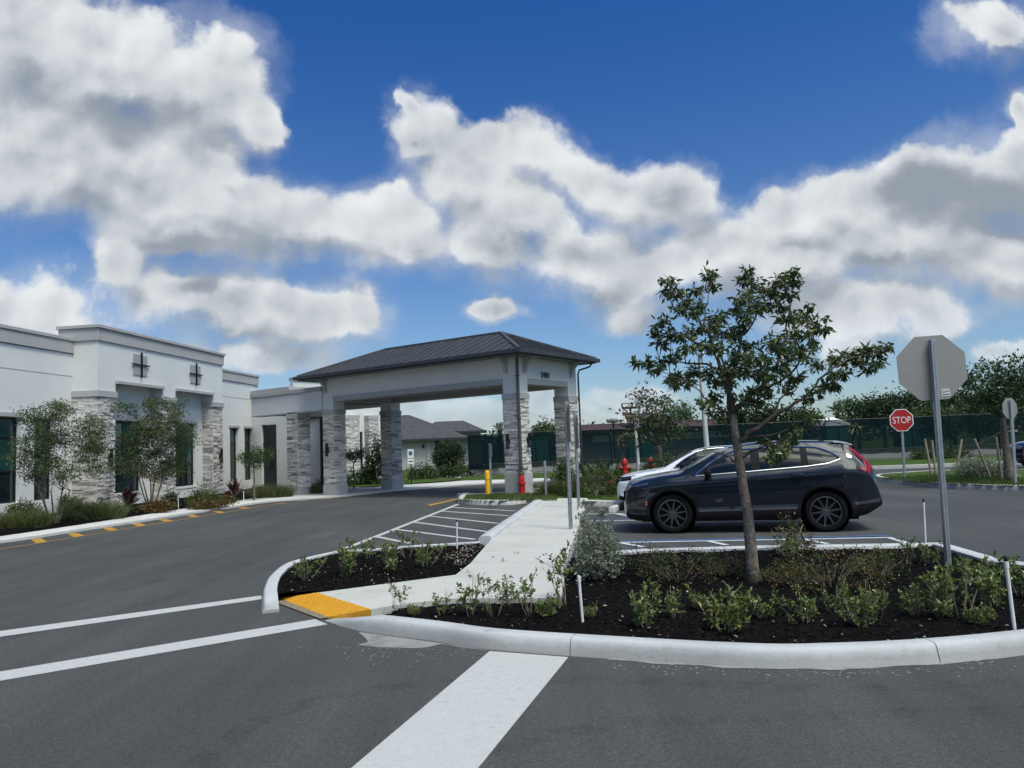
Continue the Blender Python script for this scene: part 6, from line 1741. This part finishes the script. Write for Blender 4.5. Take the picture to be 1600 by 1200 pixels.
cordyline(200, 800, 'dark red spiky cordyline between the two multi-stemmed trees', 34, 91); cordyline(366, 782, 'dark red spiky cordyline right of the third pilaster', 30, 92)
CROT = [(.14, .10, .022), (.18, .08, .02), (.06, .07, .02), (.10, .05, .02), (.04, .05, .018)]
for (px, py, wpx, hpx, pal, lab, sd, gl) in ((240, 800, 26, 16, CROT, 'low orange and green croton patch at the foot of the dense multi-stemmed tree', 95, 0), (315, 792, 24, 28, GREEN + YELG, 'bright green round-leaved shrub below the right recessed window', 96, 0), (322, 794, 28, 10, CROT, 'low yellow croton edging beside the bright green shrub', 97, 0), (352, 787, 12, 10, CROT, 'small croton tuft left of the right-hand cordyline', 98, 0), (98, 800, 26, 26, GREEN, 'broad-leaved green shrub behind the grass right of the pale-stemmed tree', 99, 0), (30, 812, 24, 26, YELG + GREEN, 'yellow-green shrub under the wide window at the far left', 100, 0), (262, 790, 12, 20, DARKG, 'dark green shrub at the foot of the middle pilaster', 103, 0), (405, 775, 16, 14, GREEN, 'low white-flecked shrub under the small round-headed tree', 104, 0), (500, 768, 8, 20, DARKG, 'dark shrub beside the lobby column left of the canopy column', 105, 0)):
    b, k = px_mass(px, py, .1); bush('bed_shrub', lab, 'shrub', (b.x, b.y + .2, .08), wpx * k, wpx * k * .6, hpx * k, .075, int(30 * wpx), pal, random.Random(sd), 6, wrat=.55, clumpy=16)

# ---- beyond and under the canopy
for (px, py, wpx, hpx, pal, leaf, lab, sd) in ((590, 757, 14, 76, DARKG, .16, 'tall dark shrub against the stone wing under the canopy', 111), (560, 758, 24, 22, GREEN, .14, 'green grassy shrubs at the foot of the stone wing', 112), (660, 749, 24, 20, GREEN + OLIVE, .14, 'low hedge in front of the bungalow wall', 113), (700, 745, 20, 16, DARKG, .14, 'dark low hedge at the foot of the round tree', 114), (672, 744, 9, 20, SILV, .10, 'grey-leaved shrub before the bungalow window', 115), (752, 742, 26, 16, OLIVE + GREEN, .12, 'low olive hedge along the fence left of the near canopy column', 116), (576, 756, 8, 30, [(.03, .014, .016), (.022, .012, .014)], .12, 'dark purple shrub beneath the canopy by the narrow window', 117), (720, 743, 8, 18, YELG, .10, 'yellow-green shrub at the corner post of the fence', 118)):
    b, k = px_mass(px, py, .05); bush('far_shrub', lab, 'shrub', (b.x, b.y, .03), wpx * k, wpx * k * .5, hpx * k, leaf, int(22 * wpx + hpx * 8), pal, random.Random(sd), 5, clumpy=16)
b, k = px_mass(702, 742, .03); tree('round_tree', 'dense rounded dark green tree before the bungalow', 'tree', (b.x, b.y, .03), 16 * k, .10, [(0, 0, 30 * k, 20 * k, 18 * k, 24 * k), (-8 * k, 0, 24 * k, 13 * k, 12 * k, 18 * k), (9 * k, 0, 26 * k, 13 * k, 12 * k, 20 * k)], .15, 2.4, DARKG, random.Random(121))
# hedge on the canopy island
for (px, py, wpx, hpx, pal, leaf, lab, sd) in ((932, 779, 36, 52, YELG + OLIVE, .055, 'yellowish green bush in the hedge island left of the white car nose', 131), (900, 778, 16, 30, GREEN + OLIVE, .06, 'low green bush by the rear grey sign post', 132), (885, 765, 14, 46, GREEN, .12, 'broad-leaved green plant against the right rear canopy column', 133), (975, 774, 24, 36, OLIVE + YELG, .06, 'olive bush in front of the red fire hydrant fittings', 134), (1045, 770, 44, 58, GREEN + DARKG, .09, 'green hedge behind the hood of the white car', 135), (1110, 772, 40, 60, DARKG + GREEN, .09, 'dark hedge behind the windscreens of the parked cars', 136)):
    b, k = px_mass(px, py, .12); bush('hedge_bush', lab, 'shrub', (b.x, b.y + .4, .10), wpx * k, wpx * k * .6, hpx * k, leaf, int(46 * wpx), pal, random.Random(sd), 8, clumpy=18)


def palm(px, py, tpx, label, rpx, nf, seed, Y=None, group='palms', trunk=0.0, pal=GREEN):
    b = at(px, py, .1) if Y is None else atY(px, py, Y); k = b.y / FOC; rng = random.Random(seed); zb = .08 if Y is None else 0
    t = thing('palm', label, 'palm', (b.x, b.y, zb), 0, group); mb = MB(); ms = MB(); h0 = (py - tpx) * k
    if trunk: ms.tube([(0, 0, -.05), (.05, 0, h0 * .5), (0, 0, h0)], [trunk * 1.2, trunk, trunk * .9], 10)
    else: ms.tube([(0, 0, -.05), (0, 0, max(.2, h0 * .4))], [.07, .05], 8)
    base = Vector((0, 0, h0 if trunk else max(.18, h0 * .35)))
    for f in range(nf):
        a = 6.28 * f / nf + rng.uniform(-.3, .3); el = rng.uniform(.15, 1.35); L = rpx * k * rng.uniform(.85, 1.2); H = Vector((math.cos(a), math.sin(a), 0)); pts = []
        for i in range(9): q = i / 8; pts.append(base + H * (L * q * math.cos(el) * (1 - .15 * q)) + Vector((0, 0, L * q * math.sin(el) - L * .55 * q * q * math.cos(el))))
        ms.tube(pts, [.012 * (1 - .08 * i) for i in range(9)], 4, cap=False); S = Vector((-H.y, H.x, 0)); c = rng.choice(pal)
        for i in range(22):
            q = .12 + .88 * i / 21; j = min(int(q * 8), 7); p = pts[j].lerp(pts[j + 1], q * 8 - j); tg = (pts[j + 1] - pts[j]).normalized(); ll = L * .30 * math.sin(math.pi * (.12 + .8 * q)) + .03
            for s in (-1, 1): mb.leaf(p, S * s + tg * .7 + Vector((0, 0, -.25)), tg.cross(S * s), ll, max(.016, ll * .09), vary(c, rng))
    ms.build('stem', M['dark_bark'], t); mb.build('frond', M['leaf'], t)


palm(928, 772, 730, 'feathery palm in the hedge island right of the canopy column', 54, 18, 141); palm(962, 772, 735, 'second feathery palm behind the yellowish bush', 50, 17, 142); palm(1068, 768, 705, 'small palm with drooping pale fronds behind the white windscreen', 44, 16, 143, pal=OLIVE + YELG)
palm(783, 720, 664, 'distant palm rising behind the fence left of the near canopy column', 18, 14, 144, 66, trunk=.2)
palm(1312, 700, 640, 'distant palm beyond the fence in front of the tree line', 22, 16, 145, 75, trunk=.25)
# white-barked young tree in the hedge
b, k = px_mass(1003, 772, .12)
wt = tree('young_tree', 'young tree with whitish trunk and brown dying leaves in the hedge behind the white car', 'tree', (b.x, b.y + .6, .1), 105 * k, .06, [(-8 * k, 0, 118 * k, 10 * k, 8 * k, 9 * k), (10 * k, 0, 142 * k, 12 * k, 8 * k, 12 * k), (8 * k, 0, 162 * k, 9 * k, 7 * k, 8 * k), (24 * k, 0, 128 * k, 16 * k, 10 * k, 12 * k), (-16 * k, 0, 92 * k, 7 * k, 6 * k, 7 * k), (6 * k, 0, 104 * k, 12 * k, 8 * k, 10 * k)], .15, .22, [(.050, .070, .022), (.035, .055, .018), (.13, .085, .035)], random.Random(151), 'pole')
b, k = px_mass(1085, 772, .12)
tree('broad_tree', 'rounded feathery green tree behind the light pole and parked cars', 'tree', (b.x, b.y + 5, .05), 80 * k, .12, [(-4 * k, 0, 150 * k, 26 * k, 22 * k, 22 * k), (24 * k, 0, 138 * k, 22 * k, 18 * k, 18 * k), (-24 * k, 0, 125 * k, 22 * k, 18 * k, 18 * k), (0, 0, 110 * k, 34 * k, 22 * k, 22 * k), (36 * k, 0, 108 * k, 18 * k, 14 * k, 18 * k)], .13, .8, GREEN + DARKG, random.Random(152), 'dark_bark')
# staked tree on the right lawn island
b = at(1578, 753, .14); k = b.y / FOC
rng = random.Random(161)
tree('staked_tree', 'large staked tree with pale trunk and spreading dark crown on the right lawn island', 'tree', (b.x, b.y, .12), 108 * k, .115, [(-40 * k, 0, 140 * k, 26 * k, 30 * k, 22 * k), (-18 * k, .2, 165 * k, 30 * k, 30 * k, 24 * k), (10 * k, 0, 150 * k, 30 * k, 30 * k, 26 * k), (24 * k, 0, 178 * k, 26 * k, 26 * k, 20 * k), (-5 * k, -.2, 126 * k, 40 * k, 36 * k, 16 * k), (46 * k, 0, 150 * k, 26 * k, 26 * k, 24 * k), (-52 * k, .3, 168 * k, 14 * k, 14 * k, 12 * k), (60 * k, .3, 120 * k, 20 * k, 20 * k, 16 * k)], .12, .85, DARKG + GREEN, rng, 'bark', lean=(-.05, 0))


def stake(a, b_, label):
    p = at(a[0], a[1], .13); q = atY(b_[0], b_[1], p.y); t = thing('wooden_stake', label, 'stake', (p.x, p.y, .12), 0, 'weathered wooden tree stakes'); mb = MB(); mb.tube([(0, 0, -.1), (q.x - p.x, 0, q.z - .12)], [.045, .04], 6); mb.build('stake', M['wood'], t)


stake((1550, 748), (1523, 686), 'leaning weathered stake left of the staked tree by the silver shrubs')
stake((1566, 749), (1556, 682), 'nearly upright weathered stake just left of the staked tree trunk')
stake((1493.5, 734), (1503, 686), 'weathered stake leaning right in the far lawn between the two sign posts')
stake((1456, 743.5), (1445, 686), 'leaning weathered stake just left of the bare sign back post')
stake((1463, 744.5), (1456, 688), 'upright weathered stake right behind the bare sign back post')
p = at(1530, 740, .1); q0 = atY(1530, 693, at(1566, 749, .13).y); q1 = atY(1566, 674, at(1578, 753, .14).y)
t = thing('tree_strap', 'pale strap tying the staked tree to its leaning stake', 'strap', (q0.x, q0.y, 0)); mb = MB(); mb.tube([(0, 0, q0.z), (q1.x - q0.x, q1.y - q0.y, q1.z)], .018, 6); mb.lathe([(.20, -.03), (.205, .03)], 14, 'z', (q1.x - q0.x + .2, q1.y - q0.y, q1.z)); mb.build('strap', M['wood'], t)
for (px, py, wpx, hpx, lab, sd) in ((1530, 746, 18, 32, 'silvery shrub at the foot of the leaning stake', 171), (1554, 748, 24, 34, 'larger silvery shrub between the stakes and the staked tree', 172), (1594, 748, 14, 26, 'silvery shrub right of the staked tree', 173)):
    b, k = px_mass(px, py, .14); bush('silver_shrub', lab, 'shrub', (b.x, b.y + .6, .12), wpx * k, wpx * k * .8, hpx * k, .07, int(60 * wpx), SILV, random.Random(sd), 6, clumpy=18, group='silvery shrubs by the staked tree')
# plants along the fence on the right
rng = random.Random(181)
for i, (px, wpx, hpx, pal, lab) in enumerate(((1362, 14, 16, OLIVE, 'olive bush at the fence just right of the tail of the dark car'), (1392, 9, 14, GREEN, 'narrow green bush at the fence left of the red stop sign post'), (1420, 9, 15, DARKG, 'dark bush at the fence right of the red stop sign post'), (1440, 9, 15, GREEN, 'green bush at the fence left of the bare sign post'), (1478, 10, 14, GREEN, 'green bush at the fence right of the bare sign post'), (1505, 9, 12, OLIVE, 'olive bush at the fence left of the silver shrubs'), (1340, 8, 12, GREEN, 'small green bush at the fence hidden partly by the car roof'))):
    b, k = px_mass(px, 715, .03); bush('fence_shrub', lab, 'shrub', (b.x, 43.8, .03), wpx * .036, .4, hpx * .037, .12, int(20 * wpx), pal, random.Random(190 + i), 4, clumpy=14, group='bushes along the fence')
# tree line beyond the fence
def far_tree(px, top, bot, Y, half, label, pal, seed, leaf=.30, nm='background_tree', group='trees beyond the fence'):
    b = atY(px, bot, Y); k = Y / FOC; rng = random.Random(seed); h = (700 - .04 * (px - 800) * 1 - top) * k + .2; H = atY(px, top, Y).z
    cl = []
    for j in range(8):
        a = rng.uniform(-1, 1); zz = H * rng.uniform(.50, .86); cl.append((a * half * k * .75, rng.uniform(-.4, .4) * half * k, zz, half * k * rng.uniform(.28, .45), half * k * .4, H * rng.uniform(.10, .17)))
    cl.append((0, 0, H * .60, half * k * .75, half * k * .5, H * .28))
    return tree(nm, label, 'tree', (b.x, Y, 0), H * .42, .16, cl, leaf, 1.0, pal, rng, 'dark_bark', group=group, wrat=.55)


for (px, top, bot, Y, half, lab, pal, sd, lf) in (
        (1385, 603, 715, 66, 34, 'dense dark tree behind the fence above the red stop sign', DARKG, 201, .28),
        (1345, 607, 715, 70, 30, 'dark rounded tree behind the fence left of the red stop sign', DARKG + GREEN, 202, .28),
        (1432, 608, 712, 62, 34, 'dark tree behind the lower left of the bare sign back', DARKG, 203, .28),
        (1470, 628, 712, 49, 40, 'yellow-green tree overhanging the fence behind the bare sign post', YELG + OLIVE + GREEN, 204, .20),
        (1530, 630, 712, 52, 34, 'olive green tree overhanging the fence beside the bare sign back', OLIVE + GREEN, 205, .20),
        (1495, 600, 712, 68, 40, 'tall dark tree filling behind the bare sign back', DARKG, 206, .28),
        (1560, 598, 712, 64, 40, 'tall dark tree far behind the staked tree', DARKG, 207, .28),
        (1620, 590, 712, 60, 44, 'tall dark tree at the right edge beyond the fence', DARKG + GREEN, 208, .28),
        (1265, 628, 715, 54, 34, 'low green tree beyond the fence behind the roof of the dark car', GREEN + OLIVE, 209, .24),
        (1205, 626, 715, 53, 40, 'low dark tree beyond the fence behind the foreground trunk', DARKG, 210, .26),
        (1150, 632, 715, 55, 34, 'low tree beyond the fence left of the foreground trunk', DARKG, 211, .28),
        (858, 654, 715, 62, 28, 'round-topped tree beyond the fence between the right canopy columns', GREEN + OLIVE, 212, .22),
        (1030, 646, 715, 72, 26, 'dark tree beyond the clubhouse roof left of the feathery tree', DARKG, 213, .28),
        (1065, 625, 715, 74, 26, 'greenish tree top above the clubhouse roof', GREEN, 214, .28)):
    far_tree(px, top, bot, Y, half, lab, pal, sd, lf)
# far woodland closing the view
mb = MB(); rng = random.Random(231)
for j in range(900):
    x = rng.uniform(-160, 260); y = 150 + rng.uniform(-8, 8); zc = rng.uniform(.5, 4.5) * (1 if x > 10 else .8); c = rng.choice(DARKG + GREEN)
    for m_ in range(14):
        p = Vector((x + rng.gauss(0, 1.6), y + rng.gauss(0, 1), max(.1, zc + rng.gauss(0, .7)))); mb.leaf(p, rdir(rng), rdir(rng), 1.0, .7, vary(c, rng))
for j in range(1100):  # unseen belt of trees behind the viewer, added to darken reflections
    x = rng.uniform(-110, 110); y = -42 - .002 * x * x + rng.uniform(-5, 5); zc = rng.uniform(.3, 7.5) * (.75 + .25 * math.sin(x * .21)); c = rng.choice(DARKG + GREEN)
    for m_ in range(12):
        p = Vector((x + rng.gauss(0, 1.3), y + rng.gauss(0, 1.3), max(.1, zc + rng.gauss(0, .7)))); mb.leaf(p, rdir(rng), rdir(rng), 1.1, .8, vary(c, rng))
tag(mb.build('woodland', M['leaf'], kind='stuff'), 'low far-off belt of dark green trees closing the horizon, another added unseen behind the viewer', 'woodland')
